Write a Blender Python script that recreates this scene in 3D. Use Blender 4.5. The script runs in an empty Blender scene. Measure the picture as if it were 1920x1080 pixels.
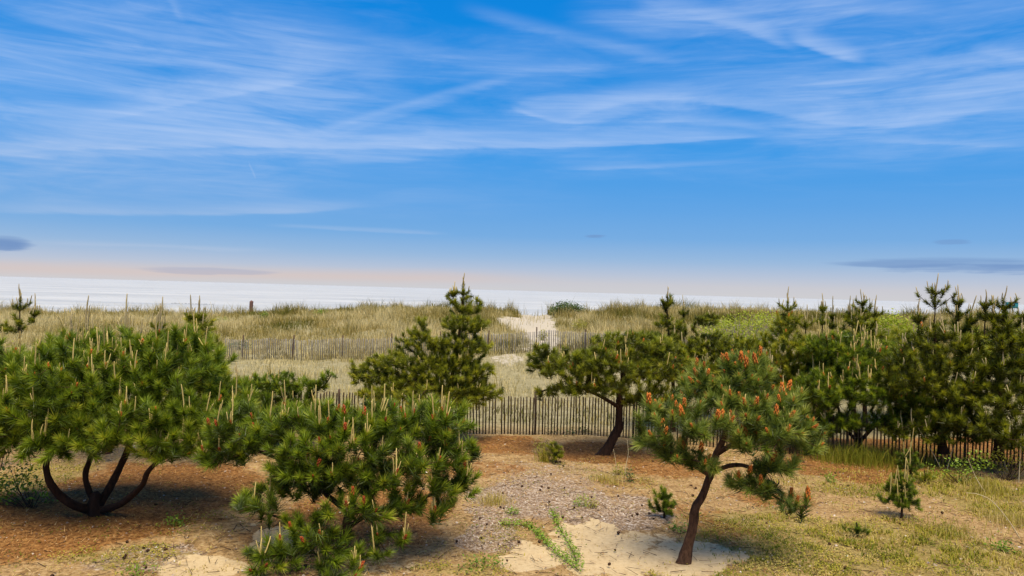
import bpy, math
import numpy as np
from mathutils import Vector, Matrix

rng = np.random.default_rng(11)
scene = bpy.context.scene
col = scene.collection
rad = math.radians

# ------------------------------------------------------------------ camera
CAM_H = 4.42
F = 1371.0                      # focal length in photograph pixels (1920 wide)
ROLL = rad(1.58)
PITCH = math.atan(4.5 / F)
_f = np.array([0, math.cos(PITCH), math.sin(PITCH)])
_u0 = np.array([0, -math.sin(PITCH), math.cos(PITCH)])
_x0 = np.array([1.0, 0, 0])
_r = math.cos(ROLL) * _x0 + math.sin(ROLL) * _u0
_u = -math.sin(ROLL) * _x0 + math.cos(ROLL) * _u0
cam_data = bpy.data.cameras.new('camera')
cam_data.sensor_width = 36.0
cam_data.lens = 36.0 * F / 1920.0
cam_data.clip_start = 0.1
cam_data.clip_end = 80000.0
cam = bpy.data.objects.new('camera', cam_data)
cam.matrix_world = Matrix(((_r[0], _u[0], -_f[0], 0), (_r[1], _u[1], -_f[1], 0),
                           (_r[2], _u[2], -_f[2], CAM_H), (0, 0, 0, 1)))
col.objects.link(cam)
scene.camera = cam


def ray(px, py):
    d = _f * F + _r * (px - 960.0) - _u * (py - 540.0)
    return d / np.linalg.norm(d)


def azel(px, py):
    d = ray(px, py)
    return math.atan2(d[0], d[1]), math.asin(d[2])


# ------------------------------------------------------------------ sun + sky
SUN_AZ, SUN_EL = rad(168.0), rad(66.0)
sun_dir = Vector((math.sin(SUN_AZ) * math.cos(SUN_EL), math.cos(SUN_AZ) * math.cos(SUN_EL), math.sin(SUN_EL)))
sun_data = bpy.data.lights.new('sun', 'SUN')
sun_data.energy = 4.6
sun_data.angle = rad(38.0)
sun_data.color = (1.0, 0.89, 0.68)
sun = bpy.data.objects.new('sun', sun_data)
sun.rotation_euler = sun_dir.to_track_quat('Z', 'Y').to_euler()
sun.location = (-20, 40, 60)
col.objects.link(sun)

vs = scene.view_settings
vs.view_transform = 'Standard'
vs.look = 'None'
vs.gamma = 1.0
vs.exposure = 0.5
vs.use_curve_mapping = False
scene.render.engine = 'CYCLES'
scene.cycles.max_bounces = 6
scene.cycles.diffuse_bounces = 3
scene.cycles.glossy_bounces = 2
scene.cycles.transmission_bounces = 4
scene.cycles.transparent_max_bounces = 6
scene.cycles.use_denoising = True
scene.cycles.sample_clamp_indirect = 4.0


def lin(r, g, b):
    def c(v):
        v /= 255.0
        return v / 12.92 if v <= 0.04045 else ((v + 0.055) / 1.055) ** 2.4
    return (c(r), c(g), c(b), 1.0)


class NT:
    """small helper that writes shader nodes"""
    def __init__(self, tree):
        self.t = tree
        self.n = tree.nodes
        self.l = tree.links

    def new(self, typ, **kw):
        nd = self.n.new(typ)
        for k, v in kw.items():
            setattr(nd, k, v)
        return nd

    def put(self, sock, v):
        if hasattr(v, 'is_output') or isinstance(v, bpy.types.NodeSocket):
            self.l.new(v, sock)
        elif v is not None:
            sock.default_value = v

    def m(self, op, a, b=None, c=None, clamp=False):
        nd = self.new('ShaderNodeMath', operation=op)
        nd.use_clamp = clamp
        self.put(nd.inputs[0], a)
        if b is not None: self.put(nd.inputs[1], b)
        if c is not None: self.put(nd.inputs[2], c)
        return nd.outputs[0]

    def ss(self, v, a, b, x=0.0, y=1.0):
        nd = self.new('ShaderNodeMapRange', interpolation_type='SMOOTHSTEP')
        self.put(nd.inputs[0], v)
        nd.inputs[1].default_value, nd.inputs[2].default_value = a, b
        nd.inputs[3].default_value, nd.inputs[4].default_value = x, y
        return nd.outputs[0]

    def mix(self, f, a, b, blend='MIX'):
        nd = self.new('ShaderNodeMix', data_type='RGBA', blend_type=blend)
        self.put(nd.inputs[0], f)
        self.put(nd.inputs[6], a)
        self.put(nd.inputs[7], b)
        return nd.outputs[2]

    def noise(self, vec, scale, detail=3.0, rough=0.55, dist=0.0):
        nd = self.new('ShaderNodeTexNoise')
        if vec is not None: self.l.new(vec, nd.inputs['Vector'])
        nd.inputs['Scale'].default_value = scale
        nd.inputs['Detail'].default_value = detail
        nd.inputs['Roughness'].default_value = rough
        nd.inputs['Distortion'].default_value = dist
        return nd.outputs['Fac']

    def ramp(self, f, stops, interp='LINEAR'):
        nd = self.new('ShaderNodeValToRGB')
        cr = nd.color_ramp
        cr.interpolation = interp
        while len(cr.elements) < len(stops): cr.elements.new(0.5)
        for e, (p, c) in zip(cr.elements, stops):
            e.position = p
            e.color = c
        self.l.new(f, nd.inputs[0])
        return nd.outputs[0]

    def xyz(self, x, y, z):
        nd = self.new('ShaderNodeCombineXYZ')
        self.put(nd.inputs[0], x); self.put(nd.inputs[1], y); self.put(nd.inputs[2], z)
        return nd.outputs[0]


def build_sky():
    w = bpy.data.worlds.new('World')
    scene.world = w
    w.use_nodes = True
    t = w.node_tree
    t.nodes.clear()
    g = NT(t)
    out = g.new('ShaderNodeOutputWorld')
    bg = g.new('ShaderNodeBackground')
    bg.inputs['Strength'].default_value = 0.707
    t.links.new(bg.outputs[0], out.inputs[0])
    tc = g.new('ShaderNodeTexCoord')
    sep = g.new('ShaderNodeSeparateXYZ')
    t.links.new(tc.outputs['Generated'], sep.inputs[0])
    X, Y, Z = sep.outputs
    el = g.m('ARCSINE', Z)
    az = g.m('ARCTAN2', X, Y)
    P = 1.0 / F
    # clear-air colour by elevation
    f = g.m('DIVIDE', el, rad(90.0), clamp=True)
    e = lambda deg: deg / 90.0
    base = g.ramp(f, [
        (0.0, lin(209, 208, 212)), (e(0.7), lin(204, 204, 212)), (e(1.5), lin(184, 197, 219)),
        (e(2.6), lin(152, 186, 224)), (e(4.2), lin(118, 173, 228)), (e(6.5), lin(96, 165, 231)),
        (e(10.5), lin(54, 154, 234)), (e(15.0), lin(4, 142, 230)), (e(22.0), lin(0, 133, 225)),
        (e(45.0), lin(2, 112, 205)), (e(90.0), lin(2, 100, 190))])
    sky = g.new('ShaderNodeTexSky', sky_type='NISHITA')
    sky.sun_disc = False
    sky.sun_elevation = SUN_EL
    sky.sun_rotation = SUN_AZ
    sky.air_density = 1.0
    sky.dust_density = 0.6
    sky.ozone_density = 2.0
    nish = g.mix(1.0, sky.outputs[0], (0.07, 0.07, 0.07, 1), 'MULTIPLY')
    base = g.mix(0.05, base, nish)
    # cloud coordinates on a high flat layer
    zz = g.m('ADD', g.m('MAXIMUM', Z, 0.0), 0.06)
    cx = g.m('DIVIDE', X, zz)
    cy = g.m('DIVIDE', Y, zz)
    pl = g.xyz(g.m('MULTIPLY', cx, 0.55), cy, 0.0)
    ang = g.xyz(g.m('MULTIPLY', az, 1.0), g.m('MULTIPLY', el, 6.0), 0.0)
    fine = g.noise(pl, 2.6, 6.0, 0.62, 0.9)
    streak = g.noise(ang, 5.5, 6.0, 0.6, 0.6)
    fil = g.noise(g.xyz(g.m('MULTIPLY', az, 0.35), g.m('MULTIPLY', el, 9.0), 3.0), 16.0, 5.0, 0.6, 0.4)
    wisp = g.m('MULTIPLY', g.ss(streak, 0.25, 0.78), g.ss(fil, 0.15, 0.85, 0.68, 1.15))
    elw = g.m('ADD', el, g.m('MULTIPLY', g.m('SUBTRACT', streak, 0.5), 14 * P))
    elw = g.m('ADD', elw, g.m('MULTIPLY', g.m('SUBTRACT', fil, 0.5), 6 * P))
    az2 = g.m('MULTIPLY', az, az)
    az3 = g.m('MULTIPLY', az2, az)
    acc = None

    def add(v):
        nonlocal acc
        acc = v if acc is None else g.m('ADD', acc, v)

    def stroke(pts, amp, up, low, fade=60, deg=2, tex=0.7):
        """a cirrus streak along pts: softness `up` above its line and `low` below it"""
        a = np.array([azel(*p) for p in pts])
        deg = min(deg, len(pts) - 1)
        c = np.zeros(4)
        c[:deg + 1] = np.polyfit(a[:, 0], a[:, 1], deg)[::-1]
        line = c[0]
        line = g.m('MULTIPLY_ADD', az, float(c[1]), float(c[0]))
        if deg > 1: line = g.m('MULTIPLY_ADD', az2, float(c[2]), line)
        if deg > 2: line = g.m('MULTIPLY_ADD', az3, float(c[3]), line)
        d = g.m('SUBTRACT', elw, line)
        lo = g.ss(d, -low * P, 0.15 * low * P)
        hi = g.ss(d, 0.0, up * P, 1.0, 0.0)
        hi = g.m('MULTIPLY', hi, hi)
        a0, a1 = a[:, 0].min(), a[:, 0].max()
        wl = g.ss(az, a0 - 0.3 * fade * P, a0 + fade * P)
        wr = g.ss(az, a1 - fade * P, a1 + 0.3 * fade * P, 1.0, 0.0)
        v = g.m('MULTIPLY', g.m('MULTIPLY', lo, hi), g.m('MULTIPLY', wl, wr))
        v = g.m('MULTIPLY', v, g.m('MULTIPLY_ADD', wisp, tex * amp, amp * (1 - tex * 0.5)))
        add(v)

    def blob(px, py, rx, ry, amp):
        a, ee = azel(px, py)
        dx = g.m('MULTIPLY', g.m('SUBTRACT', az, a), F / rx)
        dy = g.m('MULTIPLY', g.m('SUBTRACT', elw, ee), F / ry)
        q = g.m('MULTIPLY_ADD', dx, dx, g.m('MULTIPLY', dy, dy))
        v = g.ss(q, 0.0, 3.2, amp, 0.0)
        add(g.m('MULTIPLY', v, g.m('MULTIPLY_ADD', wisp, 1.15, 0.12)))

    # thin veil everywhere (thicker cloud added overhead, out of view, to make the blue ambient light whiter), denser where the photograph shows it
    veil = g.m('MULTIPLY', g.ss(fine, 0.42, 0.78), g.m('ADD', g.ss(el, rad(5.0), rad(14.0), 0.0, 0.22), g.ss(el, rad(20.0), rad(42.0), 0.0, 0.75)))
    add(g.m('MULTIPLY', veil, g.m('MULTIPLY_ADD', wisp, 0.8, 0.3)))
    blob(60, 225, 330, 90, 0.44)
    blob(250, 130, 330, 95, 0.36)
    blob(560, 120, 110, 60, 0.40)
    blob(330, 80, 170, 45, 0.24)
    blob(560, 250, 210, 32, 0.45)
    blob(880, 235, 230, 40, 0.30)
    blob(1010, 130, 250, 45, 0.20)
    blob(1160, 205, 130, 26, 0.40)
    blob(1560, 195, 300, 45, 0.38)
    blob(1800, 200, 230, 60, 0.34)
    blob(1730, 60, 260, 75, 0.38)
    blob(1370, 15, 190, 34, 0.42)
    blob(1100, 300, 700, 26, 0.16)
    blob(250, 330, 500, 34, 0.16)
    stroke([(-60, 285), (320, 277), (640, 272), (900, 277), (1120, 272), (1300, 264), (1450, 252)], 0.62, 62, 5, 160, 3)
    stroke([(-60, 288), (250, 292), (500, 285), (660, 282)], 0.30, 16, 6, 120, 2)
    stroke([(170, 226), (300, 205), (400, 178), (500, 165), (620, 142)], 0.55, 60, 6, 90, 2)
    stroke([(540, 268), (640, 238), (740, 205), (850, 172), (980, 142)], 0.34, 17, 12, 90, 2)
    stroke([(600, 262), (700, 232), (800, 200), (900, 172)], 0.26, 30, 10, 90, 2)
    stroke([(1060, 222), (1200, 195), (1330, 190), (1480, 208), (1600, 232), (1700, 240), (1770, 226), (1870, 190)], 0.58, 48, 8, 90, 3)
    stroke([(962, 202), (1000, 217), (1060, 226), (1140, 229)], 0.50, 12, 5, 30, 2)
    stroke([(1225, 229), (1330, 232), (1440, 246)], 0.52, 24, 8, 50, 2)
    stroke([(1190, 24), (1300, 26), (1380, 48), (1450, 78), (1490, 92)], 0.62, 40, 12, 60, 2)
    stroke([(1480, 72), (1540, 94), (1620, 116)], 0.95, 40, 9, 36, 2)
    stroke([(-60, 392), (200, 396), (400, 400), (540, 398), (680, 386)], 0.40, 32, 6, 110, 2)
    stroke([(500, 424), (700, 431), (840, 440)], 0.26, 9, 5, 60, 2)
    stroke([(1040, 318), (1250, 311), (1430, 303)], 0.26, 12, 5, 90, 2)
    stroke([(620, 298), (700, 299), (800, 296)], 0.26, 18, 10, 60, 2)
    stroke([(1590, 262), (1750, 268), (1950, 276)], 0.26, 14, 4, 80, 2)
    stroke([(690, 75), (830, 110), (1000, 125), (1150, 128)], 0.24, 34, 16, 90, 2)
    stroke([(870, 20), (1000, 46), (1130, 92), (1290, 122)], 0.24, 30, 16, 90, 2)
    stroke([(1820, 92), (1880, 104), (1960, 108)], 0.40, 24, 8, 40, 2)
    stroke([(1560, 26), (1650, 22), (1760, 20)], 0.36, 30, 10, 60, 2)
    stroke([(50, 452), (300, 462), (520, 470)], 0.24, 10, 6, 120, 2)
    stroke([(310, -10), (330, 20), (345, 40)], 0.25, 34, 14, 20, 1)
    stroke([(466, 306), (472, 318), (480, 334)], 0.28, 7, 7, 3, 1, 0.2)
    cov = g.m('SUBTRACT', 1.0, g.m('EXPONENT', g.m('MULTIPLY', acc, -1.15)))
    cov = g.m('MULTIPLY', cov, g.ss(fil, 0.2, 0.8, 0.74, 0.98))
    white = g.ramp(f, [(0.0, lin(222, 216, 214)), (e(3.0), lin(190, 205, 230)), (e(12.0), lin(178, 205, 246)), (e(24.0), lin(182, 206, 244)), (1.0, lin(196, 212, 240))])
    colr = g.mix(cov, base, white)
    # warm band low over the sea on the left
    a = np.array([azel(*p) for p in [(0, 506), (400, 512), (640, 519), (950, 524)]])
    c = np.polyfit(a[:, 0], a[:, 1], 1)
    d = g.m('SUBTRACT', elw, g.m('MULTIPLY_ADD', az, float(c[0]), float(c[1])))
    band = g.m('MULTIPLY', g.ss(d, -15 * P, 2 * P), g.ss(d, 0, 22 * P, 1.0, 0.0))
    band = g.m('MULTIPLY', band, g.ss(az, azel(760, 500)[0], azel(1120, 500)[0], 0.46, 0.0))
    colr = g.mix(band, colr, lin(222, 196, 184))

    # small slate-blue clouds low over the horizon
    def slate(px, py, rx, ry, amp):
        nonlocal colr
        a, ee = azel(px, py)
        dx = g.m('MULTIPLY', g.m('SUBTRACT', az, a), F / rx)
        dy = g.m('MULTIPLY', g.m('SUBTRACT', elw, ee), F / ry)
        q = g.m('MULTIPLY_ADD', dx, dx, g.m('MULTIPLY', dy, dy))
        q = g.m('MULTIPLY_ADD', g.m('SUBTRACT', streak, 0.5), -2.6, q)
        v = g.ss(g.m('MULTIPLY_ADD', g.m('SUBTRACT', fil, 0.5), -3.0, q), 0.2, 1.5, amp, 0.0)
        colr = g.mix(v, colr, lin(112, 146, 196))
    slate(0, 458, 40, 9, 0.8)
    slate(14, 452, 26, 9, 0.5)
    slate(1790, 494, 150, 9, 0.6)
    slate(1840, 504, 130, 8, 0.55)
    slate(1118, 444, 22, 4, 0.6)
    slate(1785, 452, 24, 4, 0.4)
    slate(400, 507, 95, 5, 0.25)
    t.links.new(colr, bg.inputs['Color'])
    w.cycles.sampling_method = 'MANUAL'
    w.cycles.sample_map_resolution = 256


build_sky()


# ------------------------------------------------------------------ numeric helpers
def smooth(a, b, v):
    t = np.clip((np.asarray(v, float) - a) / (b - a), 0, 1)
    return t * t * (3 - 2 * t)


def _hash(ix, iy, s):
    h = (ix.astype(np.int64) * 374761393 + iy.astype(np.int64) * 668265263 + s * 982451653) & 0x7fffffff
    h = ((h ^ (h >> 13)) * 1274126177) & 0x7fffffff
    return ((h ^ (h >> 16)) & 0xffff) / 65535.0


def vnoise(x, y, s=0):
    x = np.asarray(x, float); y = np.asarray(y, float)
    ix = np.floor(x); iy = np.floor(y)
    fx = x - ix; fy = y - iy
    fx = fx * fx * (3 - 2 * fx); fy = fy * fy * (3 - 2 * fy)
    a = _hash(ix, iy, s); b = _hash(ix + 1, iy, s); c = _hash(ix, iy + 1, s); d = _hash(ix + 1, iy + 1, s)
    return (a * (1 - fx) + b * fx) * (1 - fy) + (c * (1 - fx) + d * fx) * fy


def fbm(x, y, s=0, o=4):
    v = 0; a = 0.5; t = 0
    for k in range(o):
        v = v + a * vnoise(x * 2 ** k + 17.3 * k, y * 2 ** k - 9.1 * k, s + k); t += a; a *= 0.5
    return v / t


def hgt(x, y):
    x = np.asarray(x, float); y = np.asarray(y, float)
    C = np.interp(x, [-90, -39, -21, -8, 3, 15, 45, 90], [1.0, 1.12, 1.62, 2.45, 2.5, 2.95, 3.1, 3.0])
    s = smooth(22, 61, y)
    h = C * s
    h = h - 0.42 * np.exp(-((x + 15) / 11) ** 2 - ((y - 38) / 9) ** 2)
    dn = smooth(25, 36, y) * (1 - smooth(80, 100, y))
    h = h + dn * (0.8 * (fbm(x / 6.5, y / 6.5, 3) - 0.5) + 0.30 * (fbm(x / 1.8, y / 1.8, 5) - 0.5))
    # sandy cut through the dune crest
    h = h - 0.25 * np.exp(-((x - 0.9 - 0.03 * (y - 55)) / 1.8) ** 2) * smooth(46, 56, y) * (1 - smooth(66, 74, y))
    h = h - (C + 4.2) * smooth(63, 98, y)
    nr = 1 - smooth(24, 34, y)
    h = h + nr * (0.16 * (fbm(x / 2.6 + 5, y / 2.6, 9) - 0.5) + 0.05 * (fbm(x / 0.5, y / 0.5, 12) - 0.5))
    return h


def ground(px, py):
    """point where the ray through a photo pixel meets the ground"""
    d = ray(px, py)
    t = np.arange(4, 120, 0.02)
    z = CAM_H + d[2] * t - hgt(d[0] * t, d[1] * t)
    k = int(np.argmax(z < 0))
    return np.array([d[0] * t[k], d[1] * t[k], float(hgt(d[0] * t[k], d[1] * t[k]))])


def at(px, py, depth):
    d = ray(px, py)
    return np.array([0, 0, CAM_H]) + d * (depth / d[1])


def on(px, depth):
    """ground point below a photo column at a given distance"""
    p = at(px, 545 + (px - 960) * math.tan(ROLL), depth)
    return np.array([p[0], p[1], float(hgt(p[0], p[1]))])


# ------------------------------------------------------------------ mesh helpers
def make_mesh(name, V, polys, mat=None, attrs=None, smooth_sh=False):
    """V (n,3); polys: (m,k) index array or a list of such arrays"""
    if not isinstance(polys, list): polys = [polys]
    polys = [np.asarray(p, np.int32) for p in polys if len(p)]
    me = bpy.data.meshes.new(name)
    V = np.asarray(V, np.float32)
    me.vertices.add(len(V))
    me.vertices.foreach_set('co', V.ravel())
    loops = np.concatenate([p.ravel() for p in polys])
    tot = np.concatenate([np.full(len(p), p.shape[1], np.int32) for p in polys])
    start = np.concatenate([[0], np.cumsum(tot)[:-1]]).astype(np.int32)
    me.loops.add(len(loops))
    me.loops.foreach_set('vertex_index', loops)
    me.polygons.add(len(tot))
    me.polygons.foreach_set('loop_start', start)
    if smooth_sh:
        me.polygons.foreach_set('use_smooth', np.ones(len(tot), bool))
    for k, a in (attrs or {}).items():
        at_ = me.attributes.new(k, 'FLOAT', 'POINT')
        at_.data.foreach_set('value', np.asarray(a, np.float32))
    if mat: me.materials.append(mat)
    me.update(calc_edges=True)
    return me


def obj(name, me, parent=None, loc=(0, 0, 0)):
    o = bpy.data.objects.new(name, me)
    o.location = loc
    col.objects.link(o)
    if parent is not None: o.parent = parent
    return o


def tag(o, label=None, cat=None, group=None, kind=None):
    if label: o['label'] = label
    if cat: o['category'] = cat
    if group: o['group'] = group
    if kind: o['kind'] = kind
    return o


def frame(d):
    """rotation matrices (n,3,3) whose third column is d, with random spin"""
    d = d / np.maximum(np.linalg.norm(d, axis=1, keepdims=True), 1e-9)
    a = rng.normal(size=d.shape)
    x = np.cross(a, d); x /= np.maximum(np.linalg.norm(x, axis=1, keepdims=True), 1e-9)
    y = np.cross(d, x)
    return np.stack([x, y, d], axis=2)


def frusta(A, B, ra, rb, k=5):
    """independent tapered tubes from A to B"""
    n = len(A)
    Fm = frame(B - A)
    an = np.linspace(0, 2 * np.pi, k, endpoint=False)
    ring = np.stack([np.cos(an), np.sin(an), 0 * an], 1)          # k,3
    loc = np.einsum('nij,kj->nki', Fm, ring)
    V = np.concatenate([A[:, None] + loc * ra[:, None, None], B[:, None] + loc * rb[:, None, None]], 1)
    i = np.arange(k); j = (i + 1) % k
    q = np.stack([i, j, j + k, i + k], 1)
    Q = (q[None] + (np.arange(n) * 2 * k)[:, None, None]).reshape(-1, 4)
    return V.reshape(-1, 3), Q


def sweep(P, R, k=10, bump=0.0, seed=0):
    """one continuous tube along the points P with radii R, closed at its tip"""
    P = np.asarray(P, float); R = np.asarray(R, float)
    T = np.gradient(P, axis=0)
    T /= np.linalg.norm(T, axis=1, keepdims=True)
    up = np.array([0.35, 0.93, 0.1])
    V = []
    an = np.linspace(0, 2 * np.pi, k, endpoint=False)
    for i in range(len(P)):
        x = np.cross(up, T[i]); x /= np.linalg.norm(x); y = np.cross(T[i], x)
        b = 1 + bump * (2 * fbm(an * 1.9 + 3 * np.sin(an), np.full(k, i * 0.55), seed) - 1)
        V.append(P[i] + R[i] * b[:, None] * (np.cos(an)[:, None] * x + np.sin(an)[:, None] * y))
    V = np.concatenate(V)
    n = len(P)
    i = np.arange(k); j = (i + 1) % k
    q = np.stack([i, j, j + k, i + k], 1)
    Q = (q[None] + (np.arange(n - 1) * k)[:, None, None]).reshape(-1, 4)
    V = np.concatenate([V, P[-1:] + T[-1:] * R[-1] * 0.6])
    tip = np.stack([i + (n - 1) * k, j + (n - 1) * k, np.full(k, n * k)], 1)
    return V, Q, tip


def resample(P, step):
    P = np.asarray(P, float)
    # Catmull-Rom through the points
    Q = np.concatenate([[2 * P[0] - P[1]], P, [2 * P[-1] - P[-2]]])
    out = []
    for i in range(1, len(Q) - 2):
        n = max(2, int(np.linalg.norm(Q[i + 1] - Q[i]) / step) + 1)
        t = np.linspace(0, 1, n, endpoint=False)[:, None]
        out.append(0.5 * ((2 * Q[i]) + (-Q[i - 1] + Q[i + 1]) * t + (2 * Q[i - 1] - 5 * Q[i] + 4 * Q[i + 1] - Q[i + 2]) * t ** 2
                          + (-Q[i - 1] + 3 * Q[i] - 3 * Q[i + 1] + Q[i + 2]) * t ** 3))
    out.append(P[-1:])
    return np.concatenate(out)


# ------------------------------------------------------------------ materials
def new_mat(name):
    m = bpy.data.materials.new(name)
    m.use_nodes = True
    m.node_tree.nodes.clear()
    g = NT(m.node_tree)
    out = g.new('ShaderNodeOutputMaterial')
    return m, g, out


def attr(g, name):
    nd = g.new('ShaderNodeAttribute')
    nd.attribute_name = name
    return nd.outputs['Fac']


def leaf_mat(name, stops, trans=0.35, rough=0.5, spec=0.25, tcol=(1.15, 1.1, 0.6), use_obj=True):
    """foliage: colour picked per leaf by the attribute `tint`, part of the light passes through"""
    m, g, out = new_mat(name)
    t = attr(g, 'tint')
    if use_obj:
        oi = g.new('ShaderNodeObjectInfo')
        t = g.m('ADD', t, g.m('MULTIPLY', g.m('SUBTRACT', oi.outputs['Random'], 0.5), 0.35), clamp=True)
    c = g.ramp(t, [(p, (*v, 1)) for p, v in stops])
    pb = g.new('ShaderNodeBsdfPrincipled')
    g.l.new(c, pb.inputs['Base Color'])
    pb.inputs['Roughness'].default_value = rough
    pb.inputs['Specular IOR Level'].default_value = spec
    tr = g.new('ShaderNodeBsdfTranslucent')
    g.l.new(g.mix(1.0, c, (*tcol, 1), 'MULTIPLY'), tr.inputs['Color'])
    ms = g.new('ShaderNodeMixShader')
    ms.inputs[0].default_value = trans
    g.l.new(pb.outputs[0], ms.inputs[1]); g.l.new(tr.outputs[0], ms.inputs[2])
    g.l.new(ms.outputs[0], out.inputs[0])
    return m


def rough_mat(name, c0, c1, scale=12, rough=0.9, bump=0.4, stretch=(1, 1, 1), c2=None, objvar=0.0, bscale=None):
    m, g, out = new_mat(name)
    tc = g.new('ShaderNodeTexCoord')
    mp = g.new('ShaderNodeMapping')
    mp.inputs['Scale'].default_value = stretch
    g.l.new(tc.outputs['Object'], mp.inputs[0])
    n = g.noise(mp.outputs[0], scale, 5, 0.6, 0.3)
    stops = [(0.3, (*c0, 1)), (0.7, (*c1, 1))]
    if c2: stops.append((0.82, (*c2, 1)))
    c = g.ramp(n, stops)
    if objvar:
        oi = g.new('ShaderNodeObjectInfo')
        k = g.m('MULTIPLY_ADD', oi.outputs['Random'], objvar, 1 - objvar / 2)
        c = g.mix(1.0, c, g.xyz(k, k, k), 'MULTIPLY')
    pb = g.new('ShaderNodeBsdfPrincipled')
    g.l.new(c, pb.inputs['Base Color'])
    pb.inputs['Roughness'].default_value = rough
    pb.inputs['Specular IOR Level'].default_value = 0.2
    if bump:
        b = g.new('ShaderNodeBump')
        b.inputs['Strength'].default_value = bump
        b.inputs['Distance'].default_value = 0.02
        g.l.new(g.noise(mp.outputs[0], (bscale or scale * 2.2), 4, 0.65), b.inputs['Height'])
        g.l.new(b.outputs[0], pb.inputs['Normal'])
    g.l.new(pb.outputs[0], out.inputs[0])
    return m


M = {}
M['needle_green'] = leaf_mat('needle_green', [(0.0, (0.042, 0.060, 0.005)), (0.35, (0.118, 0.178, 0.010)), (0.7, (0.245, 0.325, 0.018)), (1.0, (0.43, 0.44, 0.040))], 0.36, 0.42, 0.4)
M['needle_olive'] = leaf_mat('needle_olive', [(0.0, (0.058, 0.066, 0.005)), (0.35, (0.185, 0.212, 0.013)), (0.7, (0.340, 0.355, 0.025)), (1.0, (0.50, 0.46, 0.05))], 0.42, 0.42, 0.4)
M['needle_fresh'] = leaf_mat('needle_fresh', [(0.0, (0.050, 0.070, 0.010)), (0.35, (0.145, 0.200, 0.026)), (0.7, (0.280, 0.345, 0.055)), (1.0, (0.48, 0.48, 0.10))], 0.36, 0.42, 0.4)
M['candle'] = rough_mat('candle_bark', (0.34, 0.25, 0.075), (0.52, 0.41, 0.15), 14, 0.7, 0.0, objvar=0.5)
M['candle_grey'] = rough_mat('candle_bark_grey', (0.28, 0.215, 0.10), (0.42, 0.34, 0.17), 14, 0.7, 0.0, objvar=0.5)
M['pollen'] = rough_mat('pollen_cone', (0.27, 0.065, 0.010), (0.50, 0.16, 0.025), 40, 0.7, 0.0, objvar=0.6)
M['pollen_red'] = rough_mat('pollen_cone_red', (0.17, 0.025, 0.008), (0.36, 0.08, 0.018), 40, 0.7, 0.0, objvar=0.6)
M['bark'] = rough_mat('pine_bark', (0.014, 0.007, 0.004), (0.050, 0.024, 0.013), 14, 0.95, 1.0, (1, 1, 0.3), (0.10, 0.06, 0.04))
M['bark_warm'] = rough_mat('pine_bark_warm', (0.022, 0.010, 0.005), (0.110, 0.055, 0.030), 22, 0.95, 1.0, (1, 1, 0.4), (0.26, 0.18, 0.13))
M['twig'] = rough_mat('twig_bark', (0.028, 0.015, 0.008), (0.07, 0.036, 0.018), 20, 0.9, 0.0)

# ------------------------------------------------------------------ pines
NEEDLE_W = 0.0105


def tuft_template(n, L, nl, w, seed):
    """bottle-brush of needles round +Z; tip of the shoot at the origin"""
    r = np.random.default_rng(seed)
    t = r.random(n) ** 0.62
    az = r.random(n) * 2 * np.pi
    th = np.radians(72 - 46 * t + r.normal(0, 9, n))
    d = np.stack([np.sin(th) * np.cos(az), np.sin(th) * np.sin(az), np.cos(th)], 1)
    b = np.stack([0 * t, 0 * t, -L + L * t], 1)
    ln = nl * r.uniform(0.7, 1.12, n)
    side = np.cross(d, r.normal(size=(n, 3))); side /= np.linalg.norm(side, axis=1, keepdims=True)
    tip = b + d * ln[:, None]
    tip[:, 2] -= 0.12 * ln * np.sin(th)
    V = np.stack([b - side * w * 0.5, b + side * w * 0.5, tip], 1)
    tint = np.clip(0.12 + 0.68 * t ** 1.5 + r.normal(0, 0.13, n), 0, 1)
    return V, np.repeat(tint, 3)


TUFTS = {
    'near': [tuft_template(150, 0.20, 0.160, NEEDLE_W, 100 + i) for i in range(8)],
    'far': [tuft_template(96, 0.22, 0.175, 0.0165, 200 + i) for i in range(6)],
}
_tuft_cache = {}


def tuft_mesh(q, i, mat):
    k = (q, i, mat.name)
    if k not in _tuft_cache:
        V, t = TUFTS[q][i]
        _tuft_cache[k] = make_mesh('needle_tuft', V.reshape(-1, 3), np.arange(len(t)).reshape(-1, 3), mat, {'tint': t})
    return _tuft_cache[k]


def candle_meshes(mat):
    out = []
    for s in range(4):
        z = np.array([0, 0.35, 0.75, 0.97])
        rr = [0.0135, 0.0130, 0.0115, 0.0075]
        an = np.linspace(0, 2 * np.pi, 5, endpoint=False)
        W = []
        for zi, ri in zip(z, rr):
            cx = 0.02 * math.sin(2.2 * zi + s); cy = 0.02 * math.cos(1.7 * zi + 2 * s) - 0.02 * math.cos(2 * s)
            W += [(cx + ri * math.cos(a), cy + ri * math.sin(a), zi) for a in an]
        W.append((0.02 * math.sin(2.2 + s), 0.02 * math.cos(1.7 + 2 * s) - 0.02 * math.cos(2 * s), 1.0))
        i = np.arange(5); j = (i + 1) % 5
        q = np.concatenate([np.stack([i, j, j + 5, i + 5], 1) + 5 * k for k in range(3)])
        tp = np.stack([i + 15, j + 15, np.full(5, 20)], 1)
        out.append(make_mesh('candle', np.array(W), [q, tp], mat, smooth_sh=True))
    return out


CANDLE = {k: candle_meshes(M[k]) for k in ('candle', 'candle_grey')}


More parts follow.
